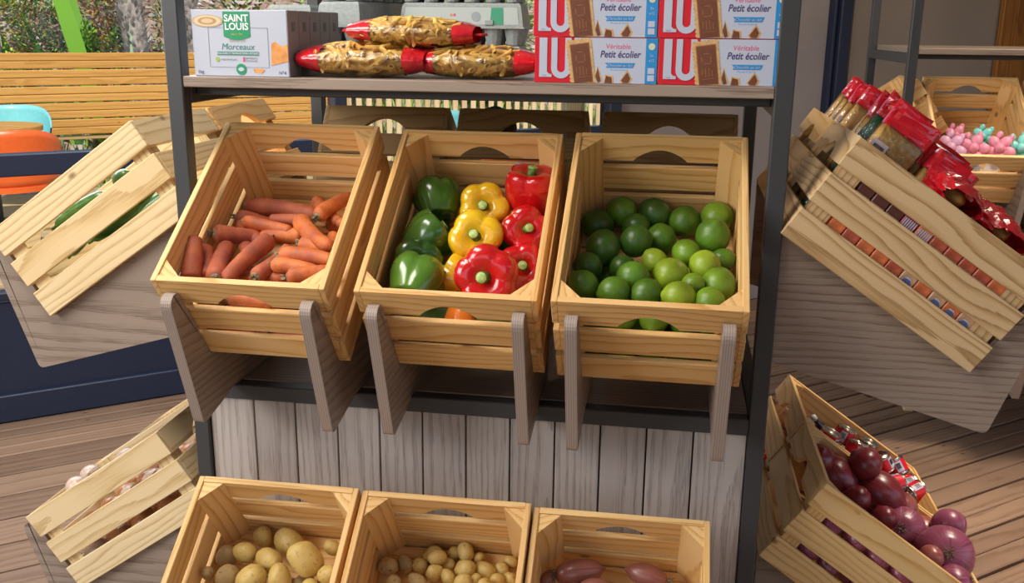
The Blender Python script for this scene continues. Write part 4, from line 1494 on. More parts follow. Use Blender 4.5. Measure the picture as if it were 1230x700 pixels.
# ---- carrots
def carrot(label, a, b_, r, red, group):
    d = (b_ - a); ln = d.length + .012
    if ln < .085: ln = .085
    t = thing('carrot', label, 'carrot', a, (0, 0, 0), group)
    put(t, rot_to(d), a)
    mb = MB(); sd = random.uniform(0, 90); n = 22; k = 18
    bend = random.uniform(-.06, .06); b2 = random.uniform(-.04, .04)
    vs = []; fs = []
    for i in range(n + 1):
        q = i / n
        if q < .08: rr = r * (.55 + .45 * math.sin(q / .08 * PI / 2))
        else: rr = r * (1 - .26 * ((q - .08) / .92) ** 1.3) * (1 if q < .93 else math.sqrt(max(0.0, 1 - ((q - .93) / .07) ** 2)) * .9 + .1)
        rr *= 1 + .035 * vnoise(0, 0, q * 9, sd) + (.03 if int(q * 37 + sd) % 5 == 0 else 0)
        c = Vector((bend * ln * math.sin(q * PI * .8), b2 * ln * math.sin(q * PI), ln * q - r * .3))
        for j in range(k):
            th = 2 * PI * j / k
            vs.append(c + Vector((math.cos(th), math.sin(th), 0)) * rr * (1 + .04 * vnoise(math.cos(th), math.sin(th), q * 5, sd)))
    for i in range(n):
        for j in range(k):
            fs.append([i * k + j, i * k + (j + 1) % k, (i + 1) * k + (j + 1) % k, (i + 1) * k + j])
    fs.append(list(range(k))[::-1]); fs.append([n * k + j for j in range(k)])
    mb.add(vs, fs, None, .5, 0, True)
    mb.build('root', M['carrot_red'] if red else M['carrot'], t)
    mb = MB()
    tube(mb, [Vector((0, 0, -r * .20)), Vector((0, 0, -r * .36)), Vector((0, 0, -r * .42))], [r * .62, r * .55, r * .34], 14)
    for i in range(7):
        a_ = random.uniform(0, 6.28); rr = random.uniform(0, .25) * r
        q = Vector((math.cos(a_) * rr, math.sin(a_) * rr, -r * .45))
        tube(mb, [q, q * 1.5 + Vector((0, 0, -r * random.uniform(.1, .5)))], [r * .10, r * .05], 5)
    mb.build('crown', M['carrot_top'], t)
mw = cratespace('m1')
CL = ['largest carrot, lying across the back of the carrot crate with a green-tinged crown', 'short carrot end poking up at the very back of the pile', 'carrot pointing to the back right rim, upper right of the pile', 'carrot tip lying across the middle of the back carrots',
      'short thick carrot at the left behind the small crowned one', 'carrot with a small pale crown leaning at the centre left', 'thin orange carrot lying across the centre, crown at left', 'dusty carrot with a dark ringed crown at the left side',
      'orange carrot with a tufted crown on top of the pile at the right', 'carrot whose blunt tip points left in the centre', 'carrot with a blackened crown against the right side', 'small carrot with dark crown beside the right wall',
      'carrot seen end on with a green ringed crown, right of centre', 'dusty carrot with dark patch in the left front corner', 'wrinkled carrot rising upright at the front left', 'short carrot tip between the wrinkled and the long front carrots',
      'long carrot lying diagonally towards the front centre', 'carrot lying diagonally at the front, right of the longest diagonal one', 'bright carrot with ringed crown at the right front, upper of the pair', 'carrot with grey crown half hidden under the bright right one',
      'frontmost bright carrot with brown crown at the right front corner', 'carrot hidden in the very front left corner beside the post', 'short piece of carrot touching the front rim at the centre', 'carrot standing against the right wall behind the bright ones',
      'carrot with ringed crown seen through the front hand hole', 'plain carrot end seen at the right in the front hand hole']
for i, x in enumerate(CARROTS):
    a = mw @ Vector(x[0:3]); b_ = mw @ Vector(x[3:6])
    vis = i < 26
    carrot(CL[i] if vis else 'carrot buried in the lower layers of the carrot crate', a, b_, x[6] * (1.34 if vis else 1.2), i in (0, 4, 5, 7, 13, 14, 15, 16, 17, 21, 3) or not vis, 'carrots in the crate' if vis else 'buried carrots')

# ---- onions
def onion(name, label, cat, p_, r, axis, mt, group, el=.95, neck=.45, roots=True, spin=0.0, lobed=0):
    t = thing(name, label, cat, p_, (0, 0, 0), group)
    put(t, rot_to(axis, spin), p_)
    mb = MB(); sd = random.uniform(0, 90)
    def fn(th, s):
        a = PI * s
        z = -math.cos(a); rr = math.sin(a)
        if z < -.9: z += (-.9 - z) * .7
        v = Vector((rr * math.cos(th), rr * math.sin(th), z * el))
        if s > .80:
            q = (s - .80) / .20
            rr2 = math.sin(PI * .80) * (1 - q) ** 1.7 * .9 + .09 * (1 - q ** 6)
            v = Vector((rr2 * math.cos(th), rr2 * math.sin(th), el * (-math.cos(PI * .8) + neck * q)))
        k = 1 + .035 * vnoise(v.x * 1.2, v.y * 1.2, v.z, sd)
        if lobed: k *= 1 - .10 * (1 - abs(math.cos(lobed * th / 2))) 
        return v * r * k * .98
    sphere(mb, fn, 36, 26)
    mb.build('bulb', mt, t)
    if roots:
        mb = MB()
        for i in range(26):
            a = random.uniform(0, 6.28); q = random.uniform(0, .16) * r
            s_ = Vector((math.cos(a) * q, math.sin(a) * q, -r * el * .90))
            e_ = s_ + Vector((math.cos(a + .5) * r * .14, math.sin(a + .5) * r * .14, -r * random.uniform(.03, .12)))
            tube(mb, [s_, (s_ + e_) / 2 + Vector((0, 0, -r * .04)), e_], [r * .018, r * .015, r * .008], 4)
        mb.build('root_tuft', M['root'], t)
    return t
mw = cratespace('rl')
RL = ['dark elongated red onion at the upper left of the onion crate', 'dark red onion against the far side near the tins', 'big red onion with a papery neck in the middle of the heap', 'red onion low at the near side below the dark elongated one', 'coppery onion with a neck beside the far side wall',
      'purple onion with root tuft facing us at the centre of the heap', 'coppery pink onion right of the purple one with roots', 'small violet onion at the far front corner of the crate', 'pale coppery onion beside the near rim at the front', 'largest purple onion with star-like roots at the front end',
      'onion cut by the bottom edge of the photo at the front end', 'deep red onion in the upper corner under the back wall', 'dark onion half buried in the centre behind the root tuft one', 'red onion behind the upper slot of the near side, at left', 'red onion in the middle of the upper side slot',
      'red onion behind the lower slot of the near side, at left', 'onion showing its roots in the lower side slot', 'red onion at the right in the upper side slot', 'red onion at the right end of the lower side slot']
for i, x in enumerate(RED_ONIONS):
    p_ = mw @ Vector(x[:3])
    tc_ = tocam(p_)
    mk = 'red_onion_dark' if i in (0, 1, 3, 11, 12, 2) else 'red_onion_pink' if i in (4, 6, 8) else 'red_onion'
    if x[4] == 1: ax = -(tc_ + Vector((random.uniform(-.25, .25), 0, .1)))
    elif i in (2, 0): ax = Vector((1, -.3, -.5)) if i == 2 else Vector((.6, -.2, -.9))
    elif i in (6, 7): ax = Vector((-.2, .9, .6))
    elif i == 4: ax = Vector((.15, -.1, 1))
    else: ax = Vector((random.uniform(-1, 1), random.uniform(-1, .4), random.uniform(-.5, 1)))
    onion('red_onion', RL[i] if i < 19 else 'red onion buried at the bottom of the onion crate', 'onion', p_, x[3] * (1.2 if i < 13 else 1.1), ax, M[mk], 'red onions in the crate' if i < 19 else 'buried red onions', el=1.18 if i in (0, 2) else .92, neck=.5 if i in (2, 4) else .35)
onion('red_onion', 'lilac onion lying on the deck under the right end crates', 'onion', Vector((1.60, 2.54, FZ + .036)), .036, Vector((.2, -.8, .5)), M['red_onion'], None)

# shallots
mw = cratespace('l3')
SH_ = [((.035, .322, .078), (.122, .345, .072), .024, 'big shallot lying across the left of the shallot crate', 1), ((.238, .337, .060), (.162, .352, .062), .021, 'shallot lying to the right of the root hairs', 0),
       ((.020, .300, .070), (.030, .335, .066), .014, 'small dark shallot in the left corner of the shallot crate', 0), ((.080, .292, .098), (.140, .300, .095), .019, 'shallot cut by the bottom edge of the photo, centre of its crate', 0), ((.190, .285, .08), (.245, .275, .08), .019, 'shallot at the bottom edge of the photo, right side of its crate', 0)]
for a, b_, r, lb, vis in SH_:
    a = mw @ Vector(a); b_ = mw @ Vector(b_)
    t = onion('shallot', lb, 'shallot', (a + b_) / 2, r, (b_ - a) if vis == 0 else (b_ - a), M['shallot'], 'shallots in the crate', el=(b_ - a).length / 2 / r, neck=.35, roots=False)
    mb = MB()
    for i in range(34):
        s_ = Vector((random.uniform(-.3, .3) * r, random.uniform(-.3, .3) * r, -(b_ - a).length / 2 * .93))
        e_ = s_ + Vector((random.uniform(-.5, .5) * r, random.uniform(-.5, .5) * r, -random.uniform(.2, .7) * r))
        tube(mb, [s_, (s_ + e_) / 2 + Vector((random.uniform(-.15, .15) * r, 0, 0)), e_], [r * .03, r * .022, r * .012], 4)
    mb.build('root_tuft', M['root'], t)
for i in range(16):
    u = .05 + .065 * (i % 4); v = .05 + .062 * (i // 4)
    p_ = mw @ Vector((u, v, .045 if i % 2 else .035))
    onion('shallot', 'shallot below the frame in the shallot crate, not seen', 'shallot', p_, .019, Vector((random.uniform(-.3, .3), 1, .4)), M['shallot'], 'buried shallots', el=1.3, neck=.3, roots=False)

# yellow onions and garlic at the lower left
mw = cratespace('ll')
YO = []
for j in range(4):
    for i in range(5):
        YO.append((.048 + .068 * j + random.uniform(-.004, .004), .06 + .072 * i + random.uniform(-.005, .005), .043 if (i + j) % 2 else .038, .031))
for j in range(4):
    for i in range(4):
        YO.append((.052 + .066 * j, .095 + .070 * i + random.uniform(-.005, .005), .098, .030))
tops = [(.235, .10, .185, .027), (.13, .060, .185, .026), (.215, .235, .178, .024), (.14, .17, .170, .028)]
n_ = 0
slotn = {}
for i, (u, v, w_, r) in enumerate(YO + tops):
    p_ = mw @ Vector((u, v, w_))
    near = u > .21
    pale = i >= len(YO) or random.random() < .2
    if i >= len(YO):
        lb = ['pale pinkish onion on top of the lower left onion crate', 'pale greenish onion nearest the front of the lower left onion heap', 'papery onion near the back of the lower left onion heap', 'onion on the far side of the lower left heap'][i - len(YO)]
        gp = 'onions on top of the lower left crate'
    elif near:
        lvl = 'lower' if w_ < .07 else 'upper'
        slotn[lvl] = slotn.get(lvl, 0) + 1
        lb = 'yellow onion in the %s side slot, lower left crate, %s from front' % (lvl, ORD[slotn[lvl] - 1])
        gp = 'onions behind the side slots'
    else:
        lb = 'yellow onion hidden inside the lower left crate'; gp = 'hidden yellow onions'
    onion('yellow_onion', lb, 'onion', p_, r, Vector((random.uniform(-1, 1), random.uniform(-1, 1), random.uniform(-.3, 1))), M['onion_pale' if pale else 'onion'], gp, roots=False)
mw = cratespace('ll2')
for i in range(10):
    u = .06 + .06 * (i % 4); v = .12 + .09 * (i // 4)
    p_ = mw @ Vector((u, v, .13 + .02 * (i % 2)))
    onion('garlic_bulb', 'white garlic bulb in the far lower left crate, barely visible', 'garlic', p_, .027, Vector((random.uniform(-1, 1), random.uniform(-.6, .6), .8)), M['garlic'], 'garlic bulbs in the far crate', el=.8, neck=.9, lobed=9)

# cucumbers
mw = cratespace('lt')
CU = [((.255, .04, .045), (.245, .21, .040)), ((.262, .185, .082), (.236, .33, .092)), ((.215, .06, .085), (.258, .20, .125)), ((.20, .05, .04), (.19, .24, .036)), ((.262, .24, .036), (.225, .35, .040)),
      ((.15, .06, .045), (.14, .26, .042)), ((.16, .22, .09), (.255, .15, .082)), ((.10, .06, .04), (.09, .25, .04)), ((.255, .10, .138), (.225, .22, .135)), ((.17, .09, .09), (.15, .26, .10)), ((.10, .10, .085), (.09, .27, .085)), ((.262, .30, .132), (.19, .24, .135))]
CUL = ['cucumber at the low front end, showing in the lower side slot', 'cucumber behind the lower slot of its crate near the back end', 'bent cucumber crossing behind the middle slat of its crate', 'cucumber on the floor of its crate behind the front one', 'short cucumber at the back end of the lower slot',
       'cucumber hidden in the middle of the cucumber crate, floor level', 'cucumber lying across the pile at the lower slot', 'cucumber hidden on the far side of its crate', 'pale cucumber showing in the upper side slot at the front', 'cucumber of the second layer, middle of its crate', 'cucumber of the second layer, far side of its crate', 'cucumber in the upper side slot near the back end']
for (a, b_), lb in zip(CU, CUL):
    a = Vector(a); b_ = Vector(b_)
    t = thing('cucumber', lb, 'cucumber', mw @ a, (0, 0, 0), 'cucumbers in the left end crate')
    d = (b_ - a); ln = d.length
    put(t, rot_to((mw.to_3x3() @ d)), mw @ a)
    r = random.uniform(.017, .020)
    mb = MB()
    pts = []; rs = []
    for i in range(17):
        q = i / 16
        pts.append(Vector((.006 * math.sin(PI * q), 0, ln * q)))
        rs.append(r * max(.12, math.sin(PI * min(max(q, .0), 1)) ** .35 if 0 < q < 1 else .12) * (1 + .03 * vnoise(q * 8, 0, 0, ln * 99)))
    tube(mb, pts, rs, 16)
    mb.build('flesh', M['cucumber'], t)
    mb = MB()
    tube(mb, [Vector((0, 0, -.008)), Vector((0, 0, .003))], [.003, .004], 8)
    mb.build('stem', M['pep_stem'], t)

# dark round fruit on the rear crate
mb = MB()
sphere(mb, lambda th, s: Vector((math.cos(th) * math.sin(PI * s), math.sin(th) * math.sin(PI * s), -math.cos(PI * s))) * .050 * (1 + .05 * vnoise(math.cos(th) * 2, math.sin(th) * 2, s * 5)), 28, 18)
M['coconut'] = plain('coconut_husk', (0.05, 0.035, 0.025), 0.9, noise=0.5, nscale=90, bump=0.8)
o = mb.build('coconut', M['coconut'])
o.location = cratespace('b2') @ Vector((.225, .325, .185))
tag(o, 'dark round coconut peeping over the middle rear crate', 'coconut')

# ---- printed stuff helpers
def col(name, c, rough=0.45, coat=0.0, noise=0.0):
    if name not in M: M[name] = plain(name, c, rough, coat=coat, noise=noise)
    return M[name]
WHITE = col('print_white', (0.50, 0.54, 0.66)); RED = col('print_red', (0.62, 0.006, 0.022), .35); BLUE = col('print_blue', (0.02, 0.26, 0.62), .35)
NAVYP = col('print_navy', (0.06, 0.04, 0.16)); PINKP = col('print_rose', (0.62, 0.08, 0.22)); CHOC = plain('milk_chocolate', (0.17, 0.055, 0.025), 0.4, noise=.15, nscale=60)
CHOCL = col('print_light_chocolate', (0.30, 0.12, 0.06)); BISC = plain('print_biscuit', (0.62, 0.38, 0.15), 0.6, noise=.2, nscale=200)
GREENP = col('print_green', (0.01, 0.27, 0.11)); TEALP = col('print_teal', (0.04, 0.22, 0.17)); GREYP = col('print_grey', (0.30, 0.32, 0.36)); ORANGEP = plain('print_orange', (0.75, 0.30, 0.08), .4, noise=.3, nscale=70)
CARD = col('grey_cardboard_side', (0.27, 0.255, 0.26), .7, noise=.05)
def flat(parent, name, pts, mat, y, th=.0003):
    """thin printed shape in the XZ plane of the parent, facing -Y at depth y"""
    mb = MB()
    prism(mb, [(a, b_) for a, b_ in pts], y, y - th, lambda a, b_, q: Vector((a, q, b_)), tone=.5)
    return mb.build(name, mat, parent)
def rect(x0, z0, x1, z1): return [(x0, z0), (x1, z0), (x1, z1), (x0, z1)]
def text(parent, s, size, x, z, y, mat, name='lettering', shear=0.0, align='CENTER', bold=0.0, sx=1.0, rotm=None):
    cu = bpy.data.curves.new('t', 'FONT')
    cu.body = s; cu.size = size; cu.align_x = align; cu.align_y = 'BOTTOM_BASELINE'
    cu.shear = shear; cu.offset = bold; cu.extrude = 0.0001; cu.resolution_u = 3
    ob = bpy.data.objects.new('t', cu)
    COL.objects.link(ob)
    bpy.context.view_layer.update()
    me = bpy.data.meshes.new_from_object(ob.evaluated_get(bpy.context.evaluated_depsgraph_get()))
    bpy.data.objects.remove(ob)
    o = bpy.data.objects.new(name, me)
    me.materials.clear(); me.materials.append(mat)
    COL.objects.link(o); o.parent = parent
    mm = Matrix.Rotation(PI / 2, 4, 'X')
    mm = Matrix.Translation((x, y, z)) @ (rotm or Matrix.Identity(4)) @ mm @ Matrix.Diagonal((sx, 1, 1, 1))
    me.transform(mm)
    return o

# ---- sugar boxes
SZ = 0.3202
def sugar_box(i, label):
    t = thing('sugar_box', label, 'box', (-0.094, 0.214 + i * .0535, SZ), (0, 0, 0), 'sugar boxes on the top shelf')
    mb = MB(); board(mb, (.088, .026, .0565), (.176, .052, .113), 0, None, .0012); b = mb.build('carton', col('sugar_carton_white', (.48, .51, .60), .5), t)
    mb = MB(); board(mb, (.1763, .026, .0565), (.0006, .0505, .1115), 1, None, 0); mb.build('side_print', CARD, t)
    mb = MB(); board(mb, (.1769, .026, .085), (.0006, .014, .016), 1, None, 0); mb.build('side_mark', col('side_dark', (.12, .115, .12)), t)
    if i == 0:
        y = -.0004
        gd = col('sugar_grey_frame', (.28, .31, .36))
        for a in (rect(.030, .016, .140, .0165), rect(.030, .083, .140, .0835), rect(.030, .016, .0305, .0835), rect(.1395, .016, .140, .0835)):
            flat(t, 'frame_line', a, gd, y)
        # green shield
        sh = [(.059, .068)] + [(.059 + .049 * k / 12, .068 - .006 * math.sin(PI * k / 12)) for k in range(1, 12)] + [(.108, .068), (.108, .110), (.059, .110)]
        flat(t, 'brand_shield', sh, GREENP, y)
        text(t, 'SAINT', .0165, .0835, .0935, y - .0006, col('print_bright', (.8, .84, .86)), 'brand_name', bold=.0004, sx=.98)
        text(t, 'LOUIS', .0165, .0835, .0795, y - .0006, col('print_bright', (.8, .84, .86)), 'brand_name', bold=.0004, sx=.98)
        text(t, 'depuis 1865', .0045, .0835, .0705, y - .0006, col('print_yellow', (.5, .6, .1)), 'tagline')
        text(t, 'SUCRE EN', .0065, .0835, .0590, y, col('print_tan', (.42, .34, .25)), 'product_name')
        text(t, 'Morceaux', .0150, .0835, .0460, y, TEALP, 'product_name', shear=.2)
        flat(t, 'green_band', rect(.045, .0365, .122, .0425), TEALP, y)
        text(t, 'CULTURE ET PRODUCTION LOCALES', .0045, .0835, .0380, y - .0006, col('print_bright', (.8, .84, .86)), 'band_text')
        text(t, '100% FRANÇAIS', .0042, .066, .0275, y, GREYP, 'small_text')
        text(t, 'BETTERAVE', .0042, .108, .0300, y, GREYP, 'small_text')
        text(t, 'FRANÇAISE', .0042, .108, .0255, y, GREYP, 'small_text')
        flat(t, 'leaf_mark', [(.045 + .004 * math.cos(a * PI / 6), .029 + .004 * math.sin(a * PI / 6)) for a in range(12)], col('print_leaf', (.3, .45, .08)), y)
        flat(t, 'ribbon_mark', rect(.092, .0255, .0955, .0335), PINKP, y)
        flat(t, 'round_seal', [(.088 + .0095 * math.cos(a * PI / 12), .0125 + .0095 * math.sin(a * PI / 12)) for a in range(24)], GREENP, y - .0002)
        flat(t, 'seal_centre', [(.088 + .0055 * math.cos(a * PI / 8), .0125 + .0035 * math.sin(a * PI / 8)) for a in range(16)], WHITE, y - .0007)
        text(t, 'N°4', .008, .164, .0045, y, NAVYP, 'size_mark'); text(t, '1kg', .0085, .012, .0045, y, NAVYP, 'weight_mark')
        # coffee cup seen from above and sugar lumps
        for k, (rr, cc) in enumerate(((1.0, (.52, .36, .20)), (.86, (.66, .52, .33)), (.6, (.45, .26, .11)), (.38, (.64, .47, .27)))):
            pts_ = [(max(.0005, .030 + .029 * rr * math.cos(a * PI / 16)), .094 + .0105 * rr * math.sin(a * PI / 16)) for a in range(32)]
            pts_ = [(min(a, .0585), b_) for a, b_ in pts_]
            flat(t, 'cup_print', pts_, col('print_coffee_%s' % 'abcd'[k], cc), y - .0002 - k * .0001)
        flat(t, 'orange_sugar_print', [(.144, .020), (.1755, .027), (.1755, .056), (.165, .052), (.152, .060), (.146, .057)], ORANGEP, y)
        flat(t, 'orange_lump_print', [(.112, .008), (.126, .006), (.132, .012), (.118, .0145), (.110, .013)], ORANGEP, y)
for i in range(5):
    sugar_box(i, ['white and green sugar box with coffee cup print, frontmost of its row'] [0] if i == 0 else 'sugar box with grey side, %s behind the frontmost one' % ['', 'directly', 'second', 'third', 'last'][i])

# ---- chocolate biscuit boxes
def biscuit_box(label, x, z):
    bw, bh = .2025, .0735
    t = thing('biscuit_box', label, 'box', (x, .212, z), (0, 0, 0), 'chocolate biscuit boxes on the top shelf')
    mb = MB(); board(mb, (bw / 2, .03, bh / 2), (bw, .06, bh), 0, None, .0008); mb.build('carton', RED, t)
    y = -.0003
    flat(t, 'white_panel', [(.066, .0005), (bw * .905, .0005), (bw * .905, bh - .0005), (.066, bh - .0005)], WHITE, y)
    flat(t, 'blue_end', rect(bw * .905, .0005, bw - .0005, bh - .0005), BLUE, y)
    # L and U as thick white shapes
    flat(t, 'letter_l', [(.008, bh - .001), (.021, bh - .001), (.021, .018), (.024, .0145), (.029, .0135), (.029, .009), (.008, .009)], WHITE, y - .0004)
    uo = []
    cx, ro_, ri = .0445, .0165, .0065
    uo += [(cx - ro_, bh - .001)] + [(cx - ro_ * math.cos(a), .0235 - ro_ * math.sin(a)) for a in [PI * k / 16 for k in range(17)]] + [(cx + ro_, bh - .001), (cx + ri, bh - .001)]
    uo += [(cx + ri * math.cos(a), .0235 - ri * math.sin(a)) for a in [PI * k / 12 for k in range(13)]] + [(cx - ri, bh - .001)]
    flat(t, 'letter_u', uo, WHITE, y - .0004)
    text(t, '1846', .0042, .016, .0100, y - .0008, GREYP, 'small_date')
    # tilted biscuit with chocolate tablet, scalloped edge
    ang = math.radians(8); ca, sa = math.cos(ang), math.sin(ang)
    def rt(a, b_, cx=.0775, cz=.0335): return (cx + a * ca - b_ * sa, cz + a * sa + b_ * ca)
    def clip(pts_): return [(a, min(max(b_, .0006), bh - .0006)) for a, b_ in pts_]
    w2, h2 = .0195, .036
    sc = []
    def edge(a0, b0, a1, b1, n):
        dx, dz = a1 - a0, b1 - b0; ln = math.hypot(dx, dz); nx, nz = dz / ln, -dx / ln
        for k in range(n * 6):
            q = k / (n * 6); s_ = abs(math.sin(q * n * PI)) * .0022
            sc.append(rt(a0 + dx * q + nx * s_, b0 + dz * q + nz * s_))
    edge(-w2, -h2, w2, -h2, 7); edge(w2, -h2, w2, h2, 12); edge(w2, h2, -w2, h2, 7); edge(-w2, h2, -w2, -h2, 12)
    b = flat(t, 'biscuit_print', clip(sc), BISC, y - .0006)
    flat(t, 'chocolate_print', clip([rt(-.0155, -.034), (rt(.0165, -.034)), rt(.0165, .0305), rt(-.0155, .0305)]), CHOCL, y - .0010)
    flat(t, 'chocolate_print', clip([rt(-.0140, -.033), (rt(.0150, -.033)), rt(.0150, .029), rt(-.0140, .029)]), CHOC, y - .0013)
    # plain raised pattern on the tablet
    for (a, b_, c_, d_) in ((-.004, .016, .005, .0175), (-.008, .004, -.0065, .012), (.0065, .002, .008, .012), (-.006, .000, .006, .0012), (-.009, -.016, -.0078, -.006), (-.0035, -.020, -.0023, -.006), (.002, -.020, .0032, -.006), (.007, -.020, .0082, -.010), (-.010, -.024, .010, -.0232)):
        flat(t, 'embossed_line', clip([rt(a, b_), rt(c_, b_), rt(c_, d_), rt(a, d_)]), CHOCL, y - .0016)
    for pts_, m_ in (([(.1015, .012), (.1045, .0285), (.1145, .004), (.108, .001)], BISC), ([(.102, .012), (.1055, .0245), (.111, .004), (.106, .0012)], CHOC), ([(.116, .001), (.118, .0145), (.131, .0125), (.133, .001)], BISC), ([(.1175, .001), (.1195, .0125), (.1285, .0105), (.1295, .001)], CHOC), ([(.142, .0045), (.154, .0225), (.163, .008), (.159, .001), (.146, .001)], BISC), ([(.1445, .0055), (.1545, .0185), (.1595, .0085), (.156, .0015), (.148, .0015)], CHOC)):
        flat(t, 'biscuit_piece_print', pts_, m_, y - (.0004 if m_ is BISC else .0008))
    text(t, 'Véritable', .0112, .138, .0560, y - .0003, PINKP, 'lettering', shear=.1, bold=.0001)
    text(t, 'Petit écolier', .0155, .1415, .0420, y - .0003, NAVYP, 'lettering', shear=.2, bold=.00035, sx=.86)
    flat(t, 'blue_ribbon', [(.119, .0255), (.163, .0255), (.167, .0335), (.117, .0335), (.121, .0295)], BLUE, y - .0003)
    text(t, 'Chocolat au lait', .0065, .1415, .0275, y - .0008, WHITE, 'ribbon_text', shear=.2)
    text(t, "Plus que du beurre", .0038, .141, .0212, y - .0003, BLUE, 'small_text')
    flat(t, 'round_badge', [(bw * .952 + .0055 * math.cos(a * PI / 10), .060 + .0055 * math.sin(a * PI / 10)) for a in range(20)], col('print_cream', (.62, .66, .45)), y - .0005)
    for q in (.036, .044): text(t, '2x' if q > .04 else 'x12', .006, bw * .952, q, y - .0005, WHITE, 'small_mark')
    flat(t, 'nutrition_mark', rect(bw * .952 - .0055, .005, bw * .952 + .0055, .0145), WHITE, y - .0005)
    flat(t, 'nutrition_mark', rect(bw * .952 - .0055, .0165, bw * .952 + .0055, .026), WHITE, y - .0005)
    return t
for (x, z, lb) in ((.5140, SZ, 'lower left chocolate biscuit box, beside the pasta bags'), (.7185, SZ, 'lower right chocolate biscuit box, against the shelf post'),
                   (.5115, SZ + .0742, 'upper left chocolate biscuit box, stacked on the left pair'), (.7155, SZ + .0742, 'upper right chocolate biscuit box, stacked on the right pair')):
    biscuit_box(lb, x, z)

# ---- penne bags
M['penne'] = plain('dry_pasta', (0.78, 0.50, 0.12), 0.45, noise=.15, nscale=60, sss=.1)
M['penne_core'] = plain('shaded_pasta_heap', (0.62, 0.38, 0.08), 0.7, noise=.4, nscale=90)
REDF = plain('red_foil', (0.60, 0.008, 0.02), 0.2, noise=.25, nscale=45, bump=.6, coat=.6)
def penne_bag(label, x0, x1, y0, z0, hgt, dep, seed, tilt=0.0):
    random.seed(seed)
    ln = x1 - x0
    t = thing('pasta_bag', label, 'pasta bag', (x0, y0, z0), (0, tilt, 0), 'penne bags on the top shelf')
    def prof(q):
        return max(.02, math.sin(PI * min(max((q * .86 + .07), 0), 1))) ** .42
    def surf(q, a, k=1.0):
        pr = prof(q)
        rz = hgt / 2 * pr * (1 + .05 * vnoise(q * 9, math.cos(a) * 2, math.sin(a) * 2, seed)) * k
        ry = dep / 2 * (.55 + .45 * pr) * k
        return Vector((ln * q, dep / 2 + ry * math.cos(a), hgt * .5 + rz * math.sin(a) * (1 if math.sin(a) > 0 else 1.0)))
    def skin(q0, q1, k, mat, name, n=14):
        mb = MB(); vs = []; fs = []; m_ = 32
        for i in range(n + 1):
            q = q0 + (q1 - q0) * i / n
            for j in range(m_):
                v = surf(q, 2 * PI * j / m_, k)
                v.z += .0012 * vnoise(q * 30, j * .9, 0, seed) ; v.y += .0015 * vnoise(q * 30, j * .7, 3, seed)
                vs.append(v)
        for i in range(n):
            for j in range(m_):
                fs.append([i * m_ + j, i * m_ + (j + 1) % m_, (i + 1) * m_ + (j + 1) % m_, (i + 1) * m_ + j])
        mb.add(vs, fs, None, .5, 0, True)
        return mb.build(name, mat, t)
    skin(0.0, .19, 1.0, REDF, 'red_end'); skin(.84, 1.0, 1.0, REDF, 'red_end'); skin(.185, .845, 1.0, M['film'], 'clear_film', 40)
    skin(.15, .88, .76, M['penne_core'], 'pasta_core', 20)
    # individual penne near the skin
    for i in range(90):
        q = random.uniform(.17, .84); a = random.uniform(PI * .95, PI * 1.75) if i % 3 else random.uniform(PI * .35, PI * .95)
        kk = .80 + .06 * (i % 3 == 0)
        c = surf(q, a, kk)
        tb = surf(q, a + .1, kk) - c; ta = surf(q + .01, a, kk) - c
        th = random.gauss(0, .8)
        dv = (ta.normalized() * math.cos(th) + tb.normalized() * math.sin(th)).normalized()
        mb = MB(); l2 = .0175; r = .0046; n = 10; vs = []; fs = []
        e1 = dv.orthogonal().normalized(); e2 = dv.cross(e1)
        for k, (sg, rr) in enumerate(((-1, r), (1, r), (1, r * .7), (-1, r * .7))):
            for j in range(n):
                an = 2 * PI * j / n
                vs.append(c + dv * (sg * l2 + r * .9 * math.cos(an)) + (e1 * math.cos(an) + e2 * math.sin(an)) * rr)
        for k in range(4):
            for j in range(n):
                fs.append([k * n + j, k * n + (j + 1) % n, ((k + 1) % 4) * n + (j + 1) % n, ((k + 1) % 4) * n + j])
        mb.add(vs, fs, None, .5, 0, False)
        mb.build('penne_tube', M['penne'], t)
    # crimped seals
    for sg, xx in ((-1, 0.001), (1, ln - .001)):
        mb = MB(); n = 12; vs = []; fs = []
        for i in range(n + 1):
            y = dep * (.22 + .56 * i / n)
            for k in range(2):
                x = xx + sg * (.0 if k == 0 else .013)
                zz = hgt * .5 + (.002 if i % 2 else -.002) * (1 if k else .5)
                vs.append(Vector((x, y, zz + .0006))); vs.append(Vector((x, y, zz - .0006)))
        for i in range(n):
            a = i * 4
            fs += [[a, a + 2, a + 6, a + 4], [a + 1, a + 5, a + 7, a + 3], [a + 2, a + 3, a + 7, a + 6]]
        mb.add(vs, fs, None, .5, 0, False)
        mb.build('seal', REDF, t)
penne_bag('lower left bag of penne with red ends beside the sugar boxes', .088, .318, .215, SZ, .062, .13, 11)
penne_bag('lower right bag of penne beside the biscuit boxes', .290, .508, .232, SZ, .058, .13, 12)
penne_bag('bag of penne lying on top of the two others', .175, .400, .236, SZ + .053, .054, .12, 13, .02)
random.seed(21)

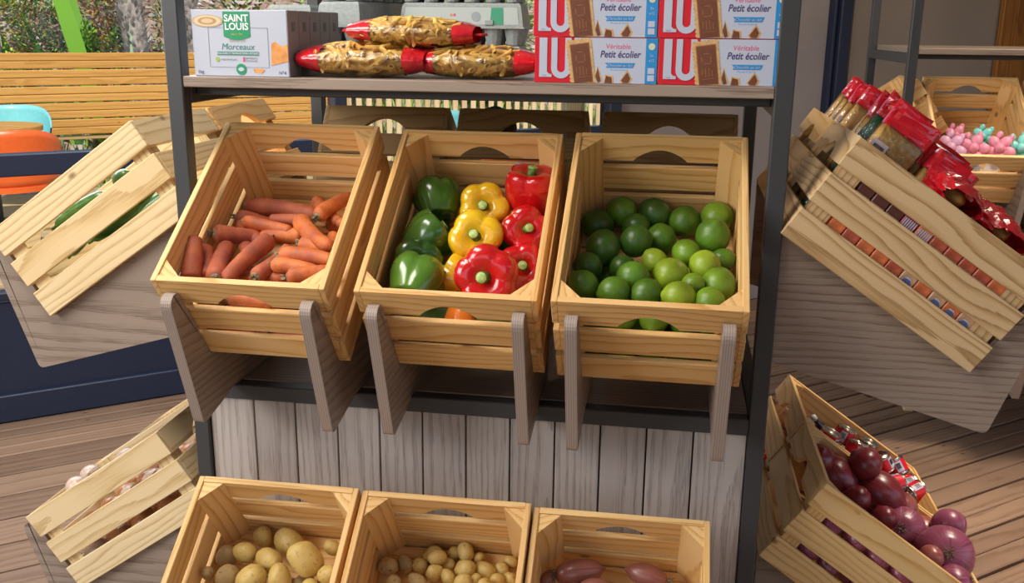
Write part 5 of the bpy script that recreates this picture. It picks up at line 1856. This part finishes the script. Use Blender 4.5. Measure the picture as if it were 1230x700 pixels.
# ---- egg cartons
M['pulp'] = plain('grey_egg_carton_pulp', (0.34, 0.37, 0.36), 0.9, noise=.12, nscale=150, bump=.5)
def egg_carton(label, loc, rz=0.0, printed=False, lh=.047):
    t = thing('egg_carton', label, 'egg carton', loc, (0, 0, rz), 'egg cartons on the top shelf')
    ln, dp = .262, .105
    # tray with tapered cups
    mb = MB()
    for i in range(6):
        for j in range(2):
            cx = -ln / 2 + ln / 12 + i * ln / 6; cy = (-.5 + j) * dp / 2
            vs = []; fs = []
            n = 12
            for k, (z, r) in enumerate(((0, .010), (.001, .0145), (.020, .0195), (.034, .0222))):
                for a in range(n):
                    vs.append(Vector((cx + r * math.cos(2 * PI * a / n), cy + r * 1.12 * math.sin(2 * PI * a / n), z)))
            for k in range(3):
                for a in range(n): fs.append([k * n + a, k * n + (a + 1) % n, (k + 1) * n + (a + 1) % n, (k + 1) * n + a])
            fs.append(list(range(n))[::-1]); fs.append([3 * n + a for a in range(n)])
            mb.add(vs, fs, None, .5, 0, False)
    board(mb, (0, 0, .0355), (ln + .008, dp + .010, .004), 0, None, .001)
    mb.build('tray', M['pulp'], t)
    mb = MB(); vs = []
    for z, k in ((.038, 1.0), (.038 + lh - .006, .955), (.038 + lh, .92)):
        for sx, sy in ((-1, -1), (1, -1), (1, 1), (-1, 1)):
            vs.append(Vector((sx * ln / 2 * k, sy * (dp / 2 - (1 - k) * .12), z)))
    fs = [[8, 9, 10, 11]] + [[k * 4 + a, k * 4 + (a + 1) % 4, (k + 1) * 4 + (a + 1) % 4, (k + 1) * 4 + a] for k in range(2) for a in range(4)] + [[3, 2, 1, 0]]
    mb.add(vs, fs, None, .5, 0, False)
    lid = mb.build('lid', M['pulp'], t)
    if printed:
        mb = MB()
        yy = -dp / 2 + .0003
        q = [(-.122, .042), (.122, .042), (.1175, .076), (-.1175, .076)]
        f = lambda a, b_, k: Vector((a, -dp / 2 - .0004 - k + (b_ - .038) / .041 * .0054 * 1.0, b_))
        prism(mb, q, 0, .0004, f); mb.build('paper_label', col('carton_label', (.47, .52, .50), .8), lid)
        for (pp, mm_) in (([(.062, .0422), (.090, .0422), (.088, .0758), (.064, .0758)], col('carton_green', (.04, .30, .17))), ([(.032 + .010 * math.cos(a * PI / 8), .058 + .010 * math.sin(a * PI / 8)) for a in range(16)], col('carton_grey_mark', (.30, .34, .36))), ([(-.020 + .003 * math.cos(a), .061 + .003 * math.sin(a)) for a in range(6)], ORANGEP), ([(-.013 + .003 * math.cos(a), .061 + .003 * math.sin(a)) for a in range(6)], PINKP)):
            mb = MB(); prism(mb, pp, .0004, .0010, f); mb.build('label_mark', mm_, lid)
    for sx in (-.06, .06):
        mb = MB(); board(mb, (sx, -dp / 2 - .001, .046), (.018, .004, .010), 0, None, .0015); mb.build('clasp', M['pulp'], lid)
    return t
egg_carton('lowest egg carton in the stack behind the pasta bags', (.302, .66, SZ), 0, lh=.012)
egg_carton('egg carton with white paper label and green mark behind the pasta', (.302, .66, SZ + .051), 0.0, True)
egg_carton('topmost egg carton of the labelled stack, cut by the top of the photo', (.300, .66, SZ + .137), 0.0)
egg_carton('lowest egg carton of the middle stack, left of the labelled one', (.085, .68, SZ), 1.35, lh=.012)
egg_carton('second egg carton of the stack left of the labelled one', (.085, .68, SZ + .051), 1.35)
egg_carton('top egg carton of the middle stack, cut by the photo edge', (.085, .68, SZ + .137), 1.35)
egg_carton('lower egg carton of the left stack behind the sugar boxes', (-.040, .68, SZ), 1.5, lh=.012)
egg_carton('upper egg carton of the left stack behind the sugar boxes', (-.040, .68, SZ + .051), 1.5, lh=.040)

# ---- spaghetti packets in the right end crates
M['spag'] = plain('spaghetti_bundle', (0.60, 0.36, 0.09), 0.5, noise=.2, nscale=80)
LBL = col('packet_label', (.60, .50, .52), .35); DKG = col('packet_green', (.02, .14, .06), .3); BRN = col('packet_brown', (.12, .04, .03), .3); MAR = col('packet_maroon', (.30, .01, .05), .35)
def packet(label, key, u, v, w0, ht, style, tiltv=0.0, wd=.082, th=.027, rollu=0.0, red=.24):
    c = CR[key]
    e3 = c.rotation_euler.to_matrix()
    t = thing('spaghetti_packet', label, 'pasta packet', cratespace(key) @ Vector((u, v, w0)), (0, 0, 0), 'spaghetti packets in the right end crates')
    put(t, e3 @ Matrix.Rotation(tiltv, 3, 'X') @ Matrix.Rotation(rollu, 3, 'Y') @ Matrix.Rotation(-PI / 2, 3, 'Z'), cratespace(key) @ Vector((u, v, w0)))
    def slab(z0, z1, kx, ky, mat, name, n=8, top=False):
        mb = MB(); vs = []; fs = []; m_ = 20
        for i in range(n + 1):
            q = i / n; z = z0 + (z1 - z0) * q
            for j in range(m_):
                a = 2 * PI * j / m_
                x = math.copysign(abs(math.cos(a)) ** .45, math.cos(a)) * wd / 2 * kx; y = math.copysign(abs(math.sin(a)) ** .6, math.sin(a)) * th / 2 * ky
                if top: y *= 1 - .72 * q; x *= 1 + .03 * q
                y += .0022 * vnoise(x * 60, z * 50, 0, u * 100 + v * 30) * (3.2 if top else 1)
                vs.append(Vector((x, y, z + (.002 * vnoise(x * 70, 0, 0, v * 99) * 3 if top and i == n else 0))))
        for i in range(n):
            for j in range(m_): fs.append([i * m_ + j, i * m_ + (j + 1) % m_, (i + 1) * m_ + (j + 1) % m_, (i + 1) * m_ + j])
        fs.append(list(range(m_))[::-1]); fs.append([n * m_ + j for j in range(m_)])
        mb.add(vs, fs, None, .5, 0, not top)
        return mb.build(name, mat, t)
    slab(0, ht * (1 - red), .94, .94, {'dark': DKG, 'brown': BRN}.get(style, M['spag']), 'spaghetti')
    slab(ht * (1 - red) - .003, ht, 1, 1, REDF, 'red_top', 8, True)
    slab(0, ht * (1 - red), 1, 1.02, M['film'], 'clear_film')
    if style == 'label':
        # paper label with bars, on the narrow and broad front side
        mb = MB(); board(mb, (-wd * .28, -th / 2 - .0006, ht * .58), (wd * .34, .0008, ht * .32), 0, None, 0); lo = mb.build('paper_label', LBL, t)
        mb = MB()
        for k in range(9): board(mb, (-wd * .38 + k * wd * .026, -th / 2 - .0014, ht * .66), (wd * .012, .0006, ht * .11), 2, None, 0)
        mb.build('barcode_bars', col('bar_black', (.04, .03, .03)), lo)
    return t
STY = ['plain', 'plain', 'label', 'dark', 'label', 'plain']
LAY = ['nearest', 'second', 'third', 'fourth', 'farthest']
for ci in range(5):
    u = .072 + .045 * ci
    for vi in range(2):
        v = .325 - .092 * vi - (.012 * (ci % 2))
        ht = random.uniform(.258, .268) - vi * .022 + .008 * (ci % 3)
        st_ = 'label' if ci in (0, 3) else 'dark' if ci == 2 and vi == 0 else 'plain'
        packet('spaghetti packet, %s layer of the nearest right crate, %s position' % (LAY[ci], ('back', 'front')[vi]), 'rt', u, v, .012, ht, st_, random.uniform(-.05, .05), wd=.086, th=.034, rollu=random.uniform(-.04, .04), red=.15)
for ci in range(5):
    u = .050 + .048 * ci
    for vi in range(2):
        v = .330 - .095 * vi
        packet('spaghetti packet, %s layer of the second right crate, %s position' % (LAY[ci], ('back', 'front')[vi]), 'rt2', u, v, .012, random.uniform(.270, .288) - vi * .02, ('plain', 'label', 'label', 'plain', 'plain')[ci], random.uniform(-.04, .05), wd=.086, th=.034, red=.14)

def crinkle_bag(label, key, u, v, w_, sx, sy, sz, rz, seed):
    t = thing('red_pasta_bag', label, 'pasta bag', cratespace(key) @ Vector((u, v, w_)), (0, 0, 0), 'crinkled red bags in the right end crate')
    put(t, CR[key].rotation_euler.to_matrix() @ Matrix.Rotation(rz, 3, 'Z'), cratespace(key) @ Vector((u, v, w_)))
    for nm, a0, a1, mt in (('red_film', -.02, .52, REDF), ('clear_film', .5, .78, M['film']), ('red_end', .76, 1.02, REDF)):
        mb = MB(); vs = []; fs = []; n = 14; m_ = 28
        for i in range(n + 1):
            q = min(1, max(0, a0 + (a1 - a0) * i / n))
            for j in range(m_):
                a = 2 * PI * j / m_
                p_ = math.sin(PI * (q * .9 + .05)) ** .5
                k = 1 + .20 * vnoise(q * 11, math.cos(a) * 3, math.sin(a) * 3, seed)
                vs.append(Vector(((q - .5) * sx, math.cos(a) * sy / 2 * (.5 + .5 * p_) * k, math.sin(a) * sz / 2 * p_ * k)))
        for i in range(n):
            for j in range(m_): fs.append([i * m_ + j, i * m_ + (j + 1) % m_, (i + 1) * m_ + (j + 1) % m_, (i + 1) * m_ + j])
        mb.add(vs, fs, None, .5, 0, False)
        mb.build(nm, mt, t)
    mb = MB()
    sphere(mb, lambda th, s: Vector((math.cos(PI * s) * -sx * .40, math.cos(th) * math.sin(PI * s) * sy * .26, math.sin(th) * math.sin(PI * s) * sz * .26)), 14, 10)
    mb.build('pasta', M['spag'], t)
crinkle_bag('crumpled red and clear bag next to the last spaghetti packets', 'rt', .10, .205, .208, .19, .11, .075, .1, 1)
crinkle_bag('crumpled red bag in the middle of the right crate slope', 'rt', .19, .165, .208, .18, .11, .07, -.3, 2)
crinkle_bag('lowest crumpled red bag near the front end of the right crate', 'rt', .13, .110, .205, .19, .11, .07, .25, 3)
crinkle_bag('crumpled red bag behind the lowest one in the right crate', 'rt', .22, .080, .200, .14, .10, .07, .5, 4)
crinkle_bag('crumpled red bag in the second right crate', 'rt2', .10, .16, .19, .17, .10, .05, 0.2, 5)

# small packets seen through the side slots
M['pk_orange'] = plain('orange_packet', (0.62, 0.17, 0.06), 0.4, noise=.3, nscale=60)
M['pk_red'] = plain('brick_red_packet', (0.45, 0.10, 0.05), 0.4, noise=.3, nscale=60)
M['pk_tan'] = plain('tan_packet', (0.55, 0.33, 0.20), 0.4, noise=.3, nscale=60)
def small_packet(label, v, w_, mt, style):
    sx, sy, sz = .030, .0285, .060
    t = thing('small_packet', label, 'packet', cratespace('rt') @ Vector((TH + .002 + sx / 2, v, w_)), CR['rt'].rotation_euler, 'small packets behind the side slots')
    mb = MB(); board(mb, (0, 0, sz / 2), (sx, sy, sz), 2, None, .002); mb.build('wrapper', mt, t)
    x = -sx / 2 - .0003
    def fl(nm, pts_, m2, k=0):
        mb = MB(); prism(mb, pts_, x - k, x - k - .0004, lambda a, b_, q: Vector((q, a, b_))); mb.build(nm, m2, t)
    if style == 'oval':
        fl('blue_oval', [(.010 * math.cos(a * PI / 8), .034 + .012 * math.sin(a * PI / 8)) for a in range(16)], col('packet_blue', (.10, .14, .34), .35))
        fl('pale_rim', [(-.010, .042), (-.004, .0485), (.004, .0485), (.010, .042), (.006, .046), (-.006, .046)], WHITE, .0005)
        fl('red_mark', [(-.011, .026), (.006, .030), (.011, .024), (-.002, .022)], RED, .0006)
    elif style == 'bars':
        for k in range(6): fl('white_bar', rect(-.011 + .004 * k, .028, -.009 + .004 * k, .052), WHITE)
    else:
        fl('pale_band', rect(-.013, .036, .013, .039), M['pk_tan'])
    return t
n = 12
for i in range(n):
    v = .030 + i * .0295
    if i < 6: st_, mt, lb = 'oval', M['pk_tan'] if i % 2 else M['pk_orange'], 'small packet with blue oval in the lower side slot, %s from the front end' % ORD[i]
    else: st_, mt, lb = 'plain', M['pk_red'] if i % 3 == 0 else M['pk_orange'], 'orange-red packet in the lower side slot, %s from the back end' % ORD[11 - i]
    if i == 4: st_ = 'plain'
    small_packet(lb, v, .016, mt, st_)
for i in range(n):
    v = .030 + i * .0295
    if i < 6: st_, mt, lb = 'plain', M['pk_orange'] if i < 2 else M['pk_red'], 'orange packet in the upper side slot, %s from the front end' % ORD[i]
    elif i == 6: st_, mt, lb = 'bars', M['pk_orange'], 'orange packet with white bars in the upper side slot'
    elif i == 7: st_, mt, lb = 'bars', MAR, 'maroon packet with white label in the upper side slot'
    else: st_, mt, lb = 'plain', BRN, 'dark brown packet in the upper side slot, %s from the back end' % ORD[11 - i]
    small_packet(lb, v, .088, mt, st_)

# ---- tins
TINM = plain('tin_metal', (0.50, 0.49, 0.44), 0.25, metal=1.0, noise=.1)
def tin(label, u, v, w_, axis, r=.023, h=.038, labelmat=None, opened=False):
    p_ = cratespace('rl2') @ Vector((u, v, w_))
    t = thing('small_tin', label, 'tin', p_, (0, 0, 0), 'small tins in the lower right crate')
    put(t, rot_to(CR['rl2'].rotation_euler.to_matrix() @ Vector(axis), random.uniform(0, 6)), p_)
    mb = MB(); tube(mb, [(0, 0, 0), (0, 0, .002), (0, 0, .0022), (0, 0, h - .0022), (0, 0, h - .002), (0, 0, h)], [r, r, r * .97, r * .97, r, r], 32, smooth=False)
    mb.build('can_body', TINM, t)
    mb = MB(); tube(mb, [(0, 0, .004), (0, 0, h - .004)], r * .985, 32, cap=False)
    lo = mb.build('label', labelmat or RED, t)
    for a0 in (0, PI * .66, PI * 1.33):
        mb = MB(); vs = []; fs = []
        for k in range(7):
            a = a0 + k * .11
            for z in (.006, h - .006): vs.append(Vector((math.cos(a) * r * 1.0, math.sin(a) * r * 1.0, z)))
        for k in range(6): fs.append([2 * k, 2 * k + 2, 2 * k + 3, 2 * k + 1])
        mb.add(vs, fs, None, .5, 0, False); pn = mb.build('white_panel', WHITE, lo)
        mb = MB()
        for k in range(8):
            a = a0 + .1 + k * .055
            c = Vector((math.cos(a), math.sin(a), 0)) * r * 1.004
            board(mb, c + Vector((0, 0, h * .55)), (.0008, .0006, h * .35), 2, Matrix.Rotation(a, 3, 'Z'), 0)
        mb.build('barcode_bars', col('bar_black', (.04, .03, .03)), pn)
    for z in (-.0001, h + .0001):
        mb = MB(); tube(mb, [(0, 0, z - .0003), (0, 0, z + .0003)], r * .86, 28); mb.build('lid', TINM, t)
        mb = MB()
        for rr in (.80, .55): 
            pts_ = [Vector((math.cos(2 * PI * k / 28) * r * rr, math.sin(2 * PI * k / 28) * r * rr, z + (.0005 if z > 0 else -.0005))) for k in range(29)]
            tube(mb, pts_, .0006, 5, cap=False)
        mb.build('lid_ring', TINM, t)
TN = [(.245, .205, .150, (.1, .2, 1), 'open-topped tin standing at the back of the tin crate', None), (.195, .178, .150, (.2, .3, 1), 'red tin beside the open-topped one', None), (.258, .135, .155, (0, .3, 1), 'red tin with white label, third from the back of its crate', None),
      (.245, .078, .160, (0, .9, .45), 'red and white tin lying with its end towards us', None), (.165, .082, .152, (.5, -.7, .5), 'tin showing its bare metal end, beside the onions', None), (.262, .035, .170, (.35, .8, .35), 'tin with striped label highest at the front far corner', None),
      (.212, .034, .155, (.4, -.6, .7), 'tin lying with dark lid up at the front of the tin crate', None), (.158, .034, .165, (.5, -.5, .6), 'frontmost tin with bare lid beside the violet onion', None), (.160, .262, .140, (0, .2, 1), 'tin half hidden by the dark onions', None)]
for i, (u, v, w_, ax, lb, m_) in enumerate(TN):
    tin(lb, u, v, w_, ax, r=.027 if i in (3, 5) else .024)
k = 0
for i in range(4):
    for j in range(5):
        tin('tin buried at the bottom of the tin crate', .055 + .062 * i, .055 + .066 * j, .012, (0, 0, 1))
        tin('tin in the second hidden layer of the tin crate', .055 + .062 * i, .055 + .066 * j, .056, (0, 0, 1))
        if (i + j) % 2: tin('tin in the third hidden layer of the tin crate', .055 + .062 * i, .055 + .066 * j, .100, (0, 0, 1))
# dark bottle lying at the back of the tin crate
p_ = cratespace('rl2') @ Vector((.205, .300, .165))
t = thing('dark_bottle', 'small dark bottle with pale cap lying behind the tins', 'bottle', p_)
put(t, rot_to(CR['rl2'].rotation_euler.to_matrix() @ Vector((-.3, 1, .35))), p_)
mb = MB(); tube(mb, [(0, 0, -.07), (0, 0, -.068), (0, 0, -.02), (0, 0, -.008), (0, 0, .004)], [.010, .012, .012, .006, .006], 16); mb.build('bottle_body', col('black_glass', (.02, .02, .03), .15), t)
mb = MB(); tube(mb, [(0, 0, .003), (0, 0, .014)], .007, 12); mb.build('cap', col('pale_cap', (.5, .52, .5), .4), t)

# ---- toys in the crate on the back right stand
TP = plain('pink_toy_plastic', (0.72, 0.25, 0.36), 0.35, noise=.1, nscale=30, sss=.1); TT = plain('turquoise_toy_plastic', (0.20, 0.62, 0.58), 0.35, noise=.1, nscale=30); TPL = plain('lilac_toy_plastic', (0.62, 0.34, 0.50), 0.35, noise=.1, nscale=30)
TOYS = [(.058, .085, .150, TPL, 'lilac pink flower toy at the left of the toy crate', 1), (.128, .085, .150, TP, 'pink flower toy, second from the left with a hanging price tag', 2), (.168, .155, .135, TT, 'small turquoise flower toy tucked between the pink ones', 0),
        (.205, .085, .152, TP, 'pink flower toy right of the small turquoise one', 1), (.272, .090, .150, TT, 'turquoise flower toy at the right of the toy crate', 1), (.09, .165, .130, TP, 'pink flower toy behind the left pair', 0)]
for (u, v, w_, mt, lb, cd) in TOYS:
    p_ = cratespace('s1') @ Vector((u, v, w_))
    t = thing('flower_toy', lb, 'toy', p_, (0, 0, 0), 'flower toys in the back right crate')
    put(t, rot_to(tocam(p_) + Vector((0, 0, .3)), random.uniform(-.3, .3)), p_)
    t.scale = (1.25, 1.25, 1.25) if cd else (1, 1, 1)
    for k in range(5):
        mb = MB(); a = 2 * PI * k / 5
        c = Vector((math.cos(a) * .022, math.sin(a) * .022, .004))
        sphere(mb, lambda th, s, c=c, a=a: c + Matrix.Rotation(a, 3, 'Z') @ Vector((math.cos(th) * math.sin(PI * s) * .017, math.sin(th) * math.sin(PI * s) * .014, -math.cos(PI * s) * .008)), 14, 10)
        mb.build('petal', mt, t)
    mb = MB(); sphere(mb, lambda th, s: Vector((math.cos(th) * math.sin(PI * s), math.sin(th) * math.sin(PI * s), -math.cos(PI * s))) * .013 + Vector((0, 0, .012)), 16, 10); mb.build('centre', mt, t)
    mb = MB()
    for sg in (-1, 1): sphere(mb, lambda th, s, sg=sg: Vector((sg * .014 + math.cos(th) * math.sin(PI * s) * .008, .036 + math.sin(th) * math.sin(PI * s) * .012, -math.cos(PI * s) * .006 - .004)), 12, 8)
    mb.build('upper_petals', mt, t)
    if cd:
        mb = MB(); board(mb, (0, -.052, -.012), (.034, .046, .006), 1, None, .001); cdo = mb.build('card', col('toy_card', (.68, .64, .60), .5), t)
        if cd == 2:
            mb = MB(); board(mb, (.004, -.046, -.0055), (.022, .022, .0006), 1, Matrix.Rotation(.6, 3, 'Z'), 0); mb.build('price_tag', GREYP, cdo)
